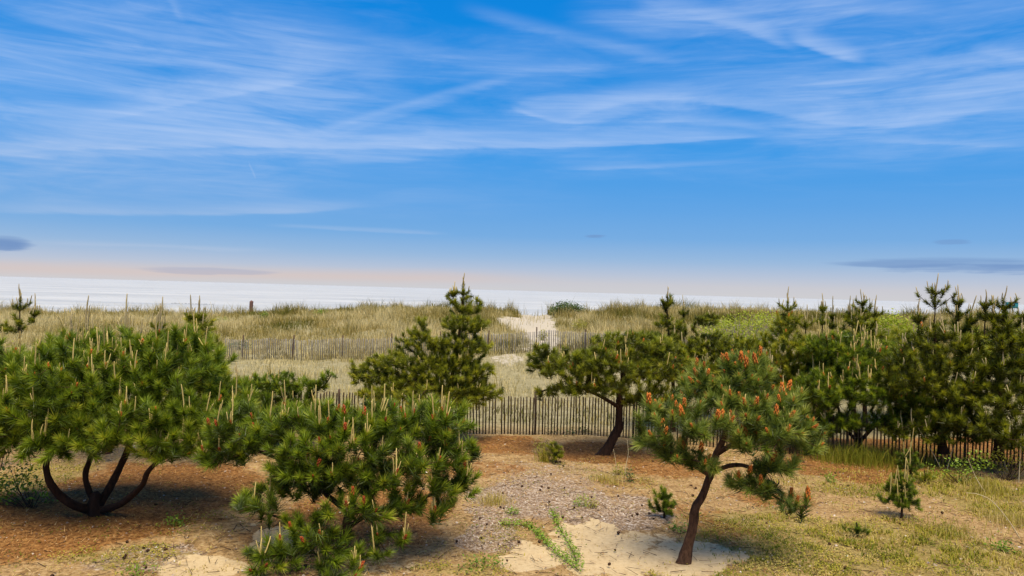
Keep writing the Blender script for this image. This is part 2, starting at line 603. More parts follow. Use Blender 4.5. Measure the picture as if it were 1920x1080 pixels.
def pollen_mesh(mat, seed, n=16, L=0.075, R=0.02):
    r = np.random.default_rng(seed)
    Vs, Ts = [], []
    o = np.array([[1, 0, 0], [0, 1, 0], [-1, 0, 0], [0, -1, 0], [0, 0, 1], [0, 0, -1.0]])
    f = np.array([[0, 1, 4], [1, 2, 4], [2, 3, 4], [3, 0, 4], [1, 0, 5], [2, 1, 5], [3, 2, 5], [0, 3, 5]])
    for k in range(n):
        a = k * 2.4; z = L * (k + r.uniform(0, 0.8)) / n
        rr = R * (1 - 0.55 * k / n)
        c = np.array([rr * math.cos(a), rr * math.sin(a), z])
        Vs.append(o * np.array([0.0095, 0.0095, 0.019]) * r.uniform(0.8, 1.2) + c); Ts.append(f + 6 * k)
    return make_mesh('pollen_cone', np.concatenate(Vs), np.concatenate(Ts), mat)


POLLEN = {k: [pollen_mesh(M[k], 60 + s) for s in range(3)] for k in ('pollen', 'pollen_red')}


def rot_to(d, spin):
    q = Vector(d).to_track_quat('Z', 'Y')
    return q.to_matrix().to_4x4() @ Matrix.Rotation(spin, 4, 'Z')


def poisson(P, s, score=None):
    """keep points at least s apart (grid hashing)"""
    keep = []
    grid = {}
    for i in range(len(P)):
        c = tuple(np.floor(P[i] / s).astype(int))
        ok = True
        for a in (-1, 0, 1):
            for b in (-1, 0, 1):
                for d in (-1, 0, 1):
                    for j in grid.get((c[0] + a, c[1] + b, c[2] + d), ()):
                        if np.sum((P[i] - P[j]) ** 2) < s * s: ok = False; break
                    if not ok: break
                if not ok: break
            if not ok: break
        if ok:
            keep.append(i); grid.setdefault(c, []).append(i)
    return np.array(keep, int)


def pine(name, label, base, stems, lobes, needle='needle_green', quality='far', spacing=0.28, tuft=1.0,
         inner=0.3, candles=40, candle_len=(0.12, 0.34), candle_mat='candle', pollen=0, pollen_mat='pollen',
         tuft_parts=0, bark='bark', leaders=(), upness=0.55, group=None, bf=0.35, low=-0.35, cluster=(1, 4),
         attach=0.35, cat='pine tree', pollen_scale=1.0, inward=0.66):
    """base: ground point. stems: list of (points, r0, r1) relative to base.
    lobes: (x, y, z, rx, ry, rz) ellipsoids relative to base. leaders: (x, y, z_from, z_top) bare top shoots."""
    base = np.asarray(base, float)
    root = bpy.data.objects.new(name, None)
    root.location = base
    root.empty_display_size = 0.3
    col.objects.link(root)
    tag(root, label, cat, group or ('pines around the yard' if cat == 'pine tree' else 'pine seedlings in the yard'))
    mat = M[needle]
    # --- trunk and stems
    trunk = None
    nodes, npath = [], []
    for si, (P, r0, r1) in enumerate(stems):
        P = resample(P, 0.10)
        n = len(P)
        jit = np.stack([fbm(np.arange(n) * 0.35, np.full(n, si + 3.0), 21) - 0.5, fbm(np.arange(n) * 0.35, np.full(n, si + 9.0), 22) - 0.5, np.zeros(n)], 1)
        P = P + jit * 0.9 * r0 * np.linspace(0, 1, n)[:, None]
        t = np.linspace(0, 1, n)
        R = r0 + (r1 - r0) * t ** 0.8
        if si == 0:
            R = R * (1 + 0.55 * np.exp(-t * n * 0.10 / 0.09))
        V, Q, T = sweep(P, R, 12 if quality == 'near' else 8, 0.30 if quality == 'near' else 0.2, 31 + si)
        me = make_mesh('trunk' if si == 0 else 'stem', V, [Q, T], M[bark], smooth_sh=True)
        if si == 0: trunk = obj('trunk', me, root)
        else: obj('stem', me, trunk)
        cum = np.concatenate([[0], np.cumsum(np.linalg.norm(np.diff(P, axis=0), axis=1))])
        k0 = int(n * attach) if (si == 0 or len(stems) > 1) else 0
        nodes.append(P[k0:]); npath.append(cum[k0:])
    nodes = np.concatenate(nodes); npath = np.concatenate(npath)
    # --- shoot tips spread through the crown
    pts, dirs, vis = [], [], []
    tocam = np.array([-base[0], -base[1], CAM_H - base[2]]); tocam /= np.linalg.norm(tocam)
    cand, cdir, cin = [], [], []
    for (x, y, z, rx, ry, rz) in lobes:
        area = 4 * np.pi * ((rx * ry + rx * rz + ry * rz) / 3)
        n = int(area / spacing ** 2 * 2.6) + 6
        u = rng.normal(size=(n, 3)); u /= np.linalg.norm(u, axis=1, keepdims=True)
        u = u[u[:, 2] > low]
        rr = np.where(rng.random(len(u)) < inner, rng.uniform(0.4, inward + 0.1, len(u)), rng.uniform(0.80, 1.04, len(u)))
        bumps = 1 + 0.34 * (fbm(u[:, 0] * 2.2 + x * 3, u[:, 2] * 2.2 + u[:, 1] * 1.7 + z * 3, 77) - 0.5) * 2
        p = np.array([x, y, z]) + u * rr[:, None] * bumps[:, None] * np.array([rx, ry, rz])
        cand.append(p); cdir.append(u / np.array([rx, ry, rz]) * min(rx, ry, rz)); cin.append(rr)
    cand = np.concatenate(cand); cdir = np.concatenate(cdir); cin = np.concatenate(cin)
    # drop points deep inside another lobe
    deep = np.zeros(len(cand), bool)
    for (x, y, z, rx, ry, rz) in lobes:
        q = (((cand - np.array([x, y, z])) / np.array([rx, ry, rz])) ** 2).sum(1)
        deep |= q < 0.14
    cand, cdir = cand[~deep], cdir[~deep]
    above = cand[:, 2] + base[2] - hgt(cand[:, 0] + base[0], cand[:, 1] + base[1]) > 0.16
    cand, cdir = cand[above], cdir[above]
    o = rng.permutation(len(cand)); cand, cdir = cand[o], cdir[o]
    k = poisson(cand, spacing)
    tips, tdir = cand[k], cdir[k]
    # --- leaders: bare top shoot with a whorl of side shoots
    lead_tips, lead_dirs, lead_edges, lead_candles = [], [], [], []
    for (x, y, z0, z1, wd) in leaders:
        z0 = float(z0); z1 = float(z1)
        b = np.array([x, y, z0]); t_ = np.array([x + rng.uniform(-.03, .03), y, z1])
        lead_edges.append((b, t_, 0.020, 0.010))
        H = z1 - z0
        nwh = 2 if H > 0.7 else 1
        for w in range(nwh):
            zc = z0 + H * (0.50 + 0.42 * w / max(1, nwh - 1) if nwh > 1 else 0.55)
            m_ = 4 if w == 0 else 3
            a0 = rng.random() * 6
            for q in range(m_):
                a = a0 + q * 2 * np.pi / m_ + rng.uniform(-.3, .3)
                L = 1.2 * wd * (1.0 - 0.45 * w) * rng.uniform(0.8, 1.15)
                c0 = np.array([x, y, zc]); c1 = c0 + np.array([math.cos(a) * L, math.sin(a) * L, L * rng.uniform(0.55, 0.85)])
                lead_edges.append((c0, c1, 0.010, 0.007))
                dd = c1 - c0; dd[2] += L * 0.9
                lead_tips += [c1, (c0 + c1) / 2]; lead_dirs += [dd, c1 - c0]
                lead_candles.append((c1, 0.55))
        for zt in np.arange(z1, z0 + H * 0.55, -0.16):
            lead_tips.append(np.array([x, y, zt])); lead_dirs.append(np.array([0.02, 0.02, 1.0]))
        lead_candles += [(np.array([x, y, z1]), 1.25), (np.array([x, y, z1]), 0.8), (np.array([x, y, z1]), 0.55)]
    # --- grow branches: every tip joins the nearest node, short ways to the root preferred
    nT = len(tips)
    allp = np.concatenate([nodes, tips]) if nT else nodes
    N0 = len(nodes)
    par = np.full(len(allp), -1)
    plen = np.concatenate([npath, np.zeros(nT)])
    best = np.full(nT, 1e9); bi = np.zeros(nT, int)
    for c0 in range(0, N0, 400):
        D = np.linalg.norm(tips[:, None] - nodes[None, c0:c0 + 400], axis=2)
        dz = tips[:, None, 2] - nodes[None, c0:c0 + 400, 2]
        cst = D * (1 + 0.35 * (dz < -0.1)) + bf * (npath[None, c0:c0 + 400] + D)
        a = cst.argmin(1); v = cst[np.arange(nT), a]
        m_ = v < best; best[m_] = v[m_]; bi[m_] = a[m_] + c0
    done = np.zeros(nT, bool)
    for _ in range(nT):
        i = int(np.where(done, 1e9, best).argmin())
        done[i] = True
        par[N0 + i] = bi[i]
        plen[N0 + i] = plen[bi[i]] + np.linalg.norm(allp[bi[i]] - tips[i])
        D = np.linalg.norm(tips - tips[i], axis=1)
        cst = D * 1.0 + bf * (plen[N0 + i] + D)
        m_ = (~done) & (cst < best)
        best[m_] = cst[m_]; bi[m_] = N0 + i
    # radii (pipe model) from the tips down
    order = np.argsort(-plen[N0:]) + N0
    r2 = np.full(len(allp), 0.0)
    nch = np.zeros(len(allp), int)
    for i in order:
        if r2[i] == 0: r2[i] = 0.0055 ** 2.1
        r2[par[i]] += r2[i]; nch[par[i]] += 1
    R = r2 ** (1 / 2.1)
    # first node on trunk for each tip = its limb
    limb = np.zeros(len(allp), int)
    for i in order[::-1]:
        limb[i] = i if par[i] < N0 else limb[par[i]]
    groups = {}
    for i in range(N0, len(allp)):
        groups.setdefault(limb[i], []).append(i)
    twA = []
    for g_, mem in groups.items():
        mem = np.array(mem)
        A = allp[par[mem]]; B = allp[mem]
        rb = R[mem]; ra = np.minimum(np.where(par[mem] >= N0, R[par[mem]], R[mem] * 1.25), R[mem] * 1.7)
        L = np.linalg.norm(B - A, axis=1)
        mid = (A + B) / 2 + rng.normal(0, 0.07, A.shape) * L[:, None]
        mid[:, 2] -= 0.06 * L
        AA = np.concatenate([A, mid]); BB = np.concatenate([mid, B])
        rA = np.concatenate([ra, (ra + rb) / 2]); rB = np.concatenate([(ra + rb) / 2, rb])
        big = R[g_] > (0.016 if quality == 'near' else 0.022)
        if big:
            V, Q = frusta(AA, BB, rA, rB, 6 if quality == 'near' else 5)
            obj('limb', make_mesh('limb', V, Q, M[bark], smooth_sh=True), trunk)
        else:
            twA.append((AA, BB, rA, rB))
    for (b, t_, ra, rb) in lead_edges:
        twA.append((b[None], t_[None], np.array([ra]), np.array([rb])))
    if twA:
        AA, BB, rA, rB = [np.concatenate(v) for v in zip(*twA)]
        V, Q = frusta(AA, BB, rA, rB, 5)
        tag(obj('twigs', make_mesh('twigs', V, Q, M['twig']), trunk), kind='stuff')
    # --- needles
    edge = allp[N0:] - allp[par[N0:]] if nT else np.zeros((0, 3))
    edge = edge / np.maximum(np.linalg.norm(edge, axis=1, keepdims=True), 1e-6)
    up = np.zeros_like(edge); up[:, 2] = 1
    cd = tdir / np.maximum(np.linalg.norm(tdir, axis=1, keepdims=True), 1e-6)
    D = 0.45 * edge + 0.40 * cd + upness * up + rng.normal(0, 0.16, edge.shape)
    tp = tips; sc = rng.uniform(0.82, 1.2, nT) * tuft
    top_tip = np.ones(nT, bool)
    # second tuft a little way down the shoot
    back = rng.random(nT) < 0.9
    tp2 = tips[back] - edge[back] * 0.17 * tuft + rng.normal(0, 0.02, (back.sum(), 3)); D2 = 0.8 * edge[back] + 0.3 * up[back] + rng.normal(0, 0.25, (back.sum(), 3)); sc2 = sc[back] * 0.92
    vis = (cd @ tocam) + 0.8 * cd[:, 2] + 0.25 * (rng.random(nT))
    P_all = np.concatenate([tp, tp2] + ([np.array(lead_tips)] if lead_tips else []))
    D_all = np.concatenate([D, D2] + ([np.array(lead_dirs)] if lead_tips else []))
    S_all = np.concatenate([sc, sc2] + ([np.full(len(lead_tips), 0.72 * tuft)] if lead_tips else []))
    V_all = np.concatenate([vis, np.full(len(P_all) - nT, -9.0)])
    Fm = frame(D_all)
    var = rng.integers(0, len(TUFTS[quality]), len(P_all))
    single = np.zeros(len(P_all), bool)
    if tuft_parts:
        single[np.argsort(-V_all)[:min(tuft_parts, nT)]] = True
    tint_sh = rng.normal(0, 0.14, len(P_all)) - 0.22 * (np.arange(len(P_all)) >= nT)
    Vs, Ts = [], []
    for v in range(len(TUFTS[quality])):
        ix = np.where((var == v) & ~single)[0]
        if not len(ix): continue
        Tv, tt = TUFTS[quality][v]
        Tv = Tv.reshape(-1, 3)
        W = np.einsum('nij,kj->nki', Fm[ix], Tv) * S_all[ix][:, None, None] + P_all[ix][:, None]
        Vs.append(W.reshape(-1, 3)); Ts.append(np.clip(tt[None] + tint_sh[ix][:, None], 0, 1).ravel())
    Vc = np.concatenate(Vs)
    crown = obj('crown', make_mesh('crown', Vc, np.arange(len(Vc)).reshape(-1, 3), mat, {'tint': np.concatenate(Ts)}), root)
    if tuft_parts: tag(crown, kind='stuff')
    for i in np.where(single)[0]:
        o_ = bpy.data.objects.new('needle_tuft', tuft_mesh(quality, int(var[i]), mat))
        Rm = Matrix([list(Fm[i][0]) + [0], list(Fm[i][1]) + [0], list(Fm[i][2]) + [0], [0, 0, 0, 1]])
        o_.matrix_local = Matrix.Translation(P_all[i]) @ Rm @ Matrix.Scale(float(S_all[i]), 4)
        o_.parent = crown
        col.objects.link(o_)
    # --- candles on the upper shoots
    def candle(p, L, tilt=0.12, thick=1.0):
        o_ = bpy.data.objects.new('candle', CANDLE[candle_mat][int(rng.integers(0, 4))])
        d = np.array([rng.normal(0, tilt), rng.normal(0, tilt), 1.0])
        k = thick * (0.75 + 0.7 * L)
        o_.matrix_local = Matrix.Translation(p) @ rot_to(d, rng.random() * 6) @ Matrix.Diagonal((k, k, L, 1))
        o_.parent = root
        col.objects.link(o_)
    thick = 0.9 if quality == 'near' else 1.15
    nc = 0
    expo = cd[:, 2] + 0.75 * (cd @ tocam) + 0.6 * rng.random(nT) if nT else np.zeros(0)
    oc = np.argsort(-expo)
    for i in oc:
        if nc >= candles: break
        if rng.random() < 0.12: continue
        m_ = int(rng.integers(cluster[0], cluster[1] + 1))
        L0 = rng.uniform(*candle_len) * (1.15 if expo[i] > 1.1 else 0.85)
        for q in range(m_):
            candle(tips[i] + rng.normal(0, 0.022, 3) * (q > 0), L0 * (1 if q == 0 else rng.uniform(0.35, 0.75)), 0.06 if q == 0 else 0.16, thick)
            nc += 1
    for p, s in lead_candles:
        candle(p + rng.normal(0, 0.012, 3), rng.uniform(0.8, 1.1) * s * max(0.22, candle_len[1]), 0.07, thick)
    # --- pollen cones at the foot of the new shoots
    if pollen and nT:
        pr = cd[:, 2] * 0.6 + (cd @ tocam) + 0.9 * rng.random(nT)
        for i in np.argsort(-pr)[:pollen]:
            o_ = bpy.data.objects.new('pollen_cone', POLLEN[pollen_mat][int(rng.integers(0, 3))])
            d = D[i] / np.linalg.norm(D[i]) + np.array([0, 0, 0.5])
            s = rng.uniform(0.55, 1.25) * pollen_scale * (0.7 + 0.65 * max(0.0, float(cd[i][2])))
            o_.matrix_local = Matrix.Translation(tips[i] + d * 0.012) @ rot_to(d, rng.random() * 6) @ Matrix.Diagonal((s, s, s * 1.1, 1))
            o_.parent = root
            col.objects.link(o_)
    return root


class Spot:
    """turns photo pixels at the tree's own distance into points relative to its base"""
    def __init__(self, base):
        self.b = np.asarray(base, float); self.d = self.b[1]

    def p(self, px, py, dy=0.0):
        return tuple(at(px, py, self.d + dy) - self.b)

    def lobe(self, px, py, rx, ry, dy=0.0, depth=None):
        k = (self.d + dy) / F
        x, y, z = self.p(px, py, dy)
        rx *= k; rz = ry * k
        return (x, y, z, rx, depth if depth else rx * 0.9, rz)

    def leader(self, px, y_from, y_top, wd, dy=0.0):
        a = self.p(px, y_from, dy); b = self.p(px, y_top, dy)
        return (a[0], a[1], a[2], b[2], wd)

    def stem(self, pts, r0, r1):
        return ([self.p(*q) if len(q) == 3 else self.p(q[0], q[1]) for q in pts], r0, r1)


# ------------------------------------------------------------------ terrain
def blobs(specs, x, y, warp=0.35, seed=50):
    """soft-edged patches given as photo pixels (x, y, half width, half height) on the ground"""
    wx = x + warp * 2 * (fbm(x / 0.7, y / 0.7, seed) - 0.5)
    wy = y + warp * 2 * (fbm(x / 0.7, y / 0.7, seed + 7) - 0.5)
    m = np.zeros(np.shape(x))
    for (px, py, rx, ry, a) in specs:
        c = ground(px, py)
        e1 = ground(px, py + ry); e0 = ground(px, py - ry)
        sx = rx * c[1] / F; sy = abs(e0[1] - e1[1]) / 2
        q = ((wx - c[0]) / sx) ** 2 + ((wy - c[1]) / sy) ** 2
        m = np.maximum(m, a * (1 - smooth(0.55, 1.45, q)))
    return m


SAND = [(1120, 1040, 105, 42, 1), (1090, 990, 60, 16, 0.9), (995, 1045, 50, 34, 1), (1300, 1045, 85, 36, 0.85), (1210, 1010, 50, 12, 0.6),
        (400, 1064, 90, 26, 1), (545, 1010, 60, 26, 0.9), (330, 1050, 40, 14, 0.5), (700, 1060, 90, 25, 0.4), (480, 985, 40, 14, 0.35),
        (972, 602, 40, 9, 0.9), (1000, 592, 28, 5, 0.8), (950, 676, 30, 12, 0.5), (1010, 655, 45, 6, 0.45), (1200, 700, 60, 20, 0.4), (870, 700, 60, 20, 0.3)]
LITTER = [(160, 960, 260, 55, 1), (330, 935, 140, 40, 0.95), (60, 1010, 160, 40, 0.8), (950, 835, 70, 18, 0.8), (1130, 850, 90, 22, 1), (700, 960, 160, 50, 0.8), (300, 900, 180, 40, 0.9), (1340, 1000, 60, 30, 0.5), (1620, 850, 160, 30, 1), (1860, 850, 130, 30, 1),
          (1250, 870, 90, 25, 0.7), (930, 880, 60, 14, 0.5), (1580, 880, 120, 22, 1), (1750, 850, 180, 22, 0.9), (1440, 935, 80, 20, 0.6),
          (640, 1000, 200, 40, 0.6), (1300, 960, 60, 16, 0.5), (760, 880, 120, 25, 0.6), (1180, 905, 60, 12, 0.4)]
GREEN = [(1480, 1010, 190, 60, 0.9), (1700, 1030, 210, 60, 0.8), (1850, 930, 130, 60, 0.8), (1560, 900, 120, 30, 0.55), (1330, 1075, 160, 20, 0.6),
         (1180, 900, 70, 22, 0.5), (240, 1045, 160, 20, 0.55), (930, 1050, 40, 20, 0.5), (960, 1000, 70, 30, 0.35), (1700, 860, 200, 25, 0.7),
         (60, 900, 80, 40, 0.6), (840, 1065, 90, 16, 0.6), (1090, 880, 60, 16, 0.4), (380, 985, 90, 20, 0.35)]
GRAVEL = [(1010, 930, 130, 40, 0.9), (1130, 965, 80, 30, 1), (930, 990, 60, 50, 0.9), (290, 1045, 110, 24, 0.9), (1190, 960, 70, 35, 0.9), (1050, 890, 150, 25, 0.6)]


def build_terrain():
    xs = np.concatenate([-np.geomspace(500, 13.2, 44), np.arange(-13, 15.01, 0.075), np.geomspace(15.3, 500, 44)])
    ys = np.concatenate([np.linspace(-80, 6, 12), np.arange(7, 24.5, 0.075), np.arange(24.6, 70, 0.28), np.geomspace(70.4, 170, 34)])
    Xg, Yg = np.meshgrid(xs, ys)
    x, y = Xg.ravel(), Yg.ravel()
    z = hgt(x, y)
    near = (y > 7) & (y < 25) & (np.abs(x) < 15)
    A = {k: np.zeros(len(x)) for k in ('sand', 'litter', 'green', 'gravel')}
    sel = (y > 6) & (y < 70) & (np.abs(x) < 60)
    for k, sp, sd in (('sand', SAND, 50), ('litter', LITTER, 51), ('green', GREEN, 52), ('gravel', GRAVEL, 53)):
        A[k][sel] = blobs(sp, x[sel], y[sel], 0.45, sd)
    # relief: litter heaps a little, sand lies smooth and lower
    z = z + near * (0.035 * A['litter'] * (fbm(x / 0.22, y / 0.22, 70) - 0.3) - 0.02 * A['sand']
                    + 0.03 * (1 - A['sand']) * (fbm(x / 0.16, y / 0.16, 71) - 0.5))
    A['dune'] = smooth(21.5, 24.5, y + 1.2 * (fbm(x / 1.5, y / 1.5, 72) - 0.5))
    V = np.stack([x, y, z], 1)
    nx = len(xs); ny = len(ys)
    i = np.arange(nx - 1)[None] + nx * np.arange(ny - 1)[:, None]
    i = i.ravel()
    Q = np.stack([i, i + 1, i + 1 + nx, i + nx], 1)
    m, g, out = new_mat('sandy_ground')
    tc = g.new('ShaderNodeTexCoord')
    P = tc.outputs['Object']
    n1 = g.noise(P, 2.2, 6, 0.65)
    n2 = g.noise(P, 14.0, 5, 0.7)
    n3 = g.noise(P, 46.0, 3, 0.7)
    n4 = g.noise(P, 4.5, 4, 0.6)
    vor = g.new('ShaderNodeTexVoronoi')
    vor.inputs['Scale'].default_value = 30.0
    g.l.new(P, vor.inputs['Vector'])
    soil = g.ramp(g.m('MULTIPLY_ADD', n2, 0.7, g.m('MULTIPLY', n1, 0.3)), [(0.34, (0.10, 0.055, 0.022, 1)), (0.48, (0.31, 0.19, 0.078, 1)), (0.66, (0.52, 0.36, 0.18, 1))])
    sep = g.new('ShaderNodeSeparateColor')
    g.l.new(vor.outputs['Color'], sep.inputs[0])
    chip = g.ramp(sep.outputs[0], [(0.0, (0.08, 0.05, 0.035, 1)), (0.45, (0.26, 0.18, 0.12, 1)), (0.75, (0.36, 0.27, 0.20, 1)), (0.95, (0.55, 0.46, 0.38, 1))])
    sand = g.ramp(g.m('MULTIPLY_ADD', n2, 0.6, g.m('MULTIPLY', n1, 0.4)), [(0.34, (0.32, 0.215, 0.11, 1)), (0.45, (0.50, 0.365, 0.20, 1)), (0.65, (0.60, 0.46, 0.27, 1))])
    sand = g.mix(attr(g, 'dune'), sand, (0.44, 0.38, 0.29, 1))
    litter = g.ramp(n2, [(0.32, (0.060, 0.024, 0.007, 1)), (0.48, (0.215, 0.092, 0.026, 1)), (0.68, (0.43, 0.23, 0.075, 1))])
    green = g.ramp(n2, [(0.3, (0.13, 0.095, 0.025, 1)), (0.55, (0.30, 0.215, 0.07, 1)), (0.75, (0.46, 0.35, 0.16, 1))])
    dune = g.ramp(g.m('MULTIPLY_ADD', n2, 0.5, g.m('MULTIPLY', n1, 0.5)), [(0.3, (0.15, 0.125, 0.055, 1)), (0.52, (0.28, 0.24, 0.13, 1)), (0.7, (0.42, 0.36, 0.235, 1))])

    def msk(name, lo=0.35, hi=0.65, amp=0.5):
        return g.ss(g.m('ADD', attr(g, name), g.m('ADD', g.m('MULTIPLY', g.m('SUBTRACT', n2, 0.5), amp), g.m('MULTIPLY', g.m('SUBTRACT', n4, 0.5), 1.3))), lo, hi)
    c = g.mix(attr(g, 'dune'), soil, dune)
    c = g.mix(g.m('MULTIPLY', msk('gravel', 0.3, 0.9, 1.3), 0.8), c, chip)
    c = g.mix(msk('green', 0.3, 0.75, 0.9), c, green)
    c = g.mix(msk('litter', 0.25, 0.7, 0.8), c, litter)
    c = g.mix(msk('sand', 0.35, 0.6, 0.5), c, sand)
    pb = g.new('ShaderNodeBsdfPrincipled')
    pb.inputs['Roughness'].default_value = 0.95
    pb.inputs['Specular IOR Level'].default_value = 0.1
    g.l.new(c, pb.inputs['Base Color'])
    b = g.new('ShaderNodeBump')
    b.inputs['Strength'].default_value = 0.9
    b.inputs['Distance'].default_value = 0.04
    g.l.new(g.m('MULTIPLY_ADD', n2, 0.7, g.m('MULTIPLY', n3, 0.5)), b.inputs['Height'])
    g.l.new(b.outputs[0], pb.inputs['Normal'])
    g.l.new(pb.outputs[0], out.inputs[0])
    o = obj('ground', make_mesh('ground', V, Q, m, A, smooth_sh=True))
    tag(o, 'sandy ground with orange pine litter, bare sand patches and dunes behind', 'ground', kind='structure')


build_terrain()

# ------------------------------------------------------------------ sea
SEA_Z = -3.0


def build_sea():
    m, g, out = new_mat('sea_water')
    tc = g.new('ShaderNodeTexCoord')
    mp = g.new('ShaderNodeMapping')
    mp.inputs['Scale'].default_value = (0.35, 1.0, 1.0)
    g.l.new(tc.outputs['Object'], mp.inputs[0])
    big = g.noise(mp.outputs[0], 0.02, 4, 0.6)
    mid = g.noise(mp.outputs[0], 0.10, 4, 0.6)
    fin = g.noise(mp.outputs[0], 0.45, 4, 0.65)
    pb = g.new('ShaderNodeBsdfPrincipled')
    c = g.ramp(big, [(0.35, (0.40, 0.39, 0.355, 1)), (0.65, (0.56, 0.535, 0.48, 1))])
    g.l.new(c, pb.inputs['Base Color'])
    pb.inputs['Roughness'].default_value = 0.32
    pb.inputs['IOR'].default_value = 1.33
    pb.inputs['Specular IOR Level'].default_value = 0.3
    b = g.new('ShaderNodeBump')
    b.inputs['Strength'].default_value = 1.0
    b.inputs['Distance'].default_value = 1.0
    g.l.new(g.m('MULTIPLY_ADD', mid, 2.6, g.m('MULTIPLY', fin, 1.1)), b.inputs['Height'])
    g.l.new(b.outputs[0], pb.inputs['Normal'])
    g.l.new(pb.outputs[0], out.inputs[0])
    ys = np.concatenate([np.linspace(84, 400, 60), np.geomspace(420, 45000, 60)])
    xs = np.concatenate([-np.geomspace(45000, 260, 24), np.linspace(-240, 240, 41), np.geomspace(260, 45000, 24)])
    Xg, Yg = np.meshgrid(xs, ys)
    z = SEA_Z + 0.22 * np.sin(Yg / 7.0 + 0.8 * np.sin(Xg / 60)) * (Yg < 420)
    V = np.stack([Xg.ravel(), Yg.ravel(), z.ravel()], 1)
    nx = len(xs)
    i = (np.arange(nx - 1)[None] + nx * np.arange(len(ys) - 1)[:, None]).ravel()
    o = obj('sea', make_mesh('sea', V, np.stack([i, i + 1, i + 1 + nx, i + nx], 1), m, smooth_sh=True))
    tag(o, 'pale grey sea reaching the horizon behind the dunes', 'sea', kind='structure')


build_sea()


# ------------------------------------------------------------------ grass and ground scatter
def blades(P, L, W, lean, tint, base_dir=None):
    """one bent blade (two triangles) per point"""
    n = len(P)
    a = rng.random(n) * 2 * np.pi
    if base_dir is not None:
        a = base_dir + rng.normal(0, 0.9, n)
    side = np.stack([-np.sin(a + rng.normal(0, .7, n)), np.cos(a), np.zeros(n)], 1)
    out = np.stack([np.cos(a), np.sin(a), np.zeros(n)], 1)
    up = np.array([0, 0, 1.0])
    s = side * (W * 0.5)[:, None]
    mid = P + up * (L * 0.58)[:, None] + out * (L * lean * 0.30)[:, None]
    tip = P + up * (L * np.sqrt(np.clip(1 - lean ** 2 * 0.6, 0.1, 1)))[:, None] + out * (L * lean)[:, None]
    V = np.stack([P - s, P + s, mid + s * 0.7, mid - s * 0.7, tip], 1).reshape(-1, 3)
    k = np.arange(n)[:, None] * 5
    return V, [k + np.array([[0, 1, 2, 3]]), k + np.array([[3, 2, 4]])], np.repeat(tint, 5)


def in_view(x, y, margin=1.06):
    return np.abs(x) < (960 / F) * y * margin + 0.6


M['dune_grass'] = leaf_mat('dune_grass', [(0.0, (0.12, 0.125, 0.018)), (0.25, (0.25, 0.195, 0.045)), (0.55, (0.42, 0.33, 0.115)), (1.0, (0.62, 0.52, 0.27))], 0.4, 0.7, 0.1, (1.0, 0.95, 0.7), False)
M['weed'] = leaf_mat('weed', [(0.0, (0.10, 0.13, 0.010)), (0.4, (0.25, 0.24, 0.022)), (0.7, (0.42, 0.34, 0.05)), (1.0, (0.56, 0.43, 0.18))], 0.3, 0.7, 0.1, (1.0, 0.95, 0.6), False)
M['litter'] = leaf_mat('litter', [(0.0, (0.10, 0.038, 0.012)), (0.4, (0.27, 0.12, 0.034)), (0.7, (0.44, 0.25, 0.09)), (1.0, (0.60, 0.45, 0.23))], 0.1, 0.8, 0.1, (1, 1, 1), False)
M['chips'] = leaf_mat('shell_chips', [(0.0, (0.07, 0.045, 0.035)), (0.3, (0.20, 0.135, 0.10)), (0.65, (0.34, 0.26, 0.20)), (0.88, (0.50, 0.42, 0.35)), (1.0, (0.74, 0.68, 0.60))], 0.0, 0.7, 0.2, (1, 1, 1), False)


def build_dune_grass():
    n = 400000
    y = 24.2 + 43 * rng.random(n) ** 0.85
    x = (rng.random(n) * 2 - 1) * (960 / F * y * 1.06 + 1)
    cl = fbm(x / 1.1, y / 1.1, 81)
    big = fbm(x / 5.0, y / 5.0, 84)
    dens = smooth(0.36, 0.60, cl) * 0.75 + 0.25
    between = 1 - smooth(37, 43, y)                       # the flat between the two fences is thin
    dens = dens * (1 - 0.62 * between)
    dens *= 1 - 0.97 * smooth(0.25, 0.55, blobs(SAND, x, y, 0.4, 50))
    k = rng.random(n) < dens
    x, y, cl, big, between = x[k], y[k], cl[k], big[k], between[k]
    n = len(x)
    P = np.stack([x, y, hgt(x, y) - 0.02], 1)
    crest = smooth(52, 62, y)
    hum = smooth(0.5, 0.75, fbm(x / 1.4, y / 1.4, 88))
    L = rng.uniform(0.22, 0.60, n) * (0.5 + 0.8 * cl) * (1 - 0.45 * between) * (1 + (0.8 + 0.9 * crest) * hum)
    tall = rng.random(n) < 0.012
    L = np.where(tall, L + 0.45, L)
    W = rng.uniform(0.010, 0.022, n) * (0.8 + y / 55)
    tint = np.clip(0.50 + 2.2 * (big - 0.5) + 0.9 * (cl - 0.5) + 0.18 * between + 0.16 * smooth(-12, -24, x) - 0.35 * hum * crest - 0.55 * between * smooth(0.5, 0.66, fbm(x / 0.6, y / 0.6, 89)) + rng.normal(0, 0.22, n), 0, 1)
    V, F_, T = blades(P, L, W, rng.uniform(0.1, 0.75, n), tint)
    tag(obj('dune_grass', make_mesh('dune_grass', V, F_, M['dune_grass'], {'tint': T})),
        'straw and olive dune grass covering the sand behind the near fence', 'grass', kind='stuff')


build_dune_grass()


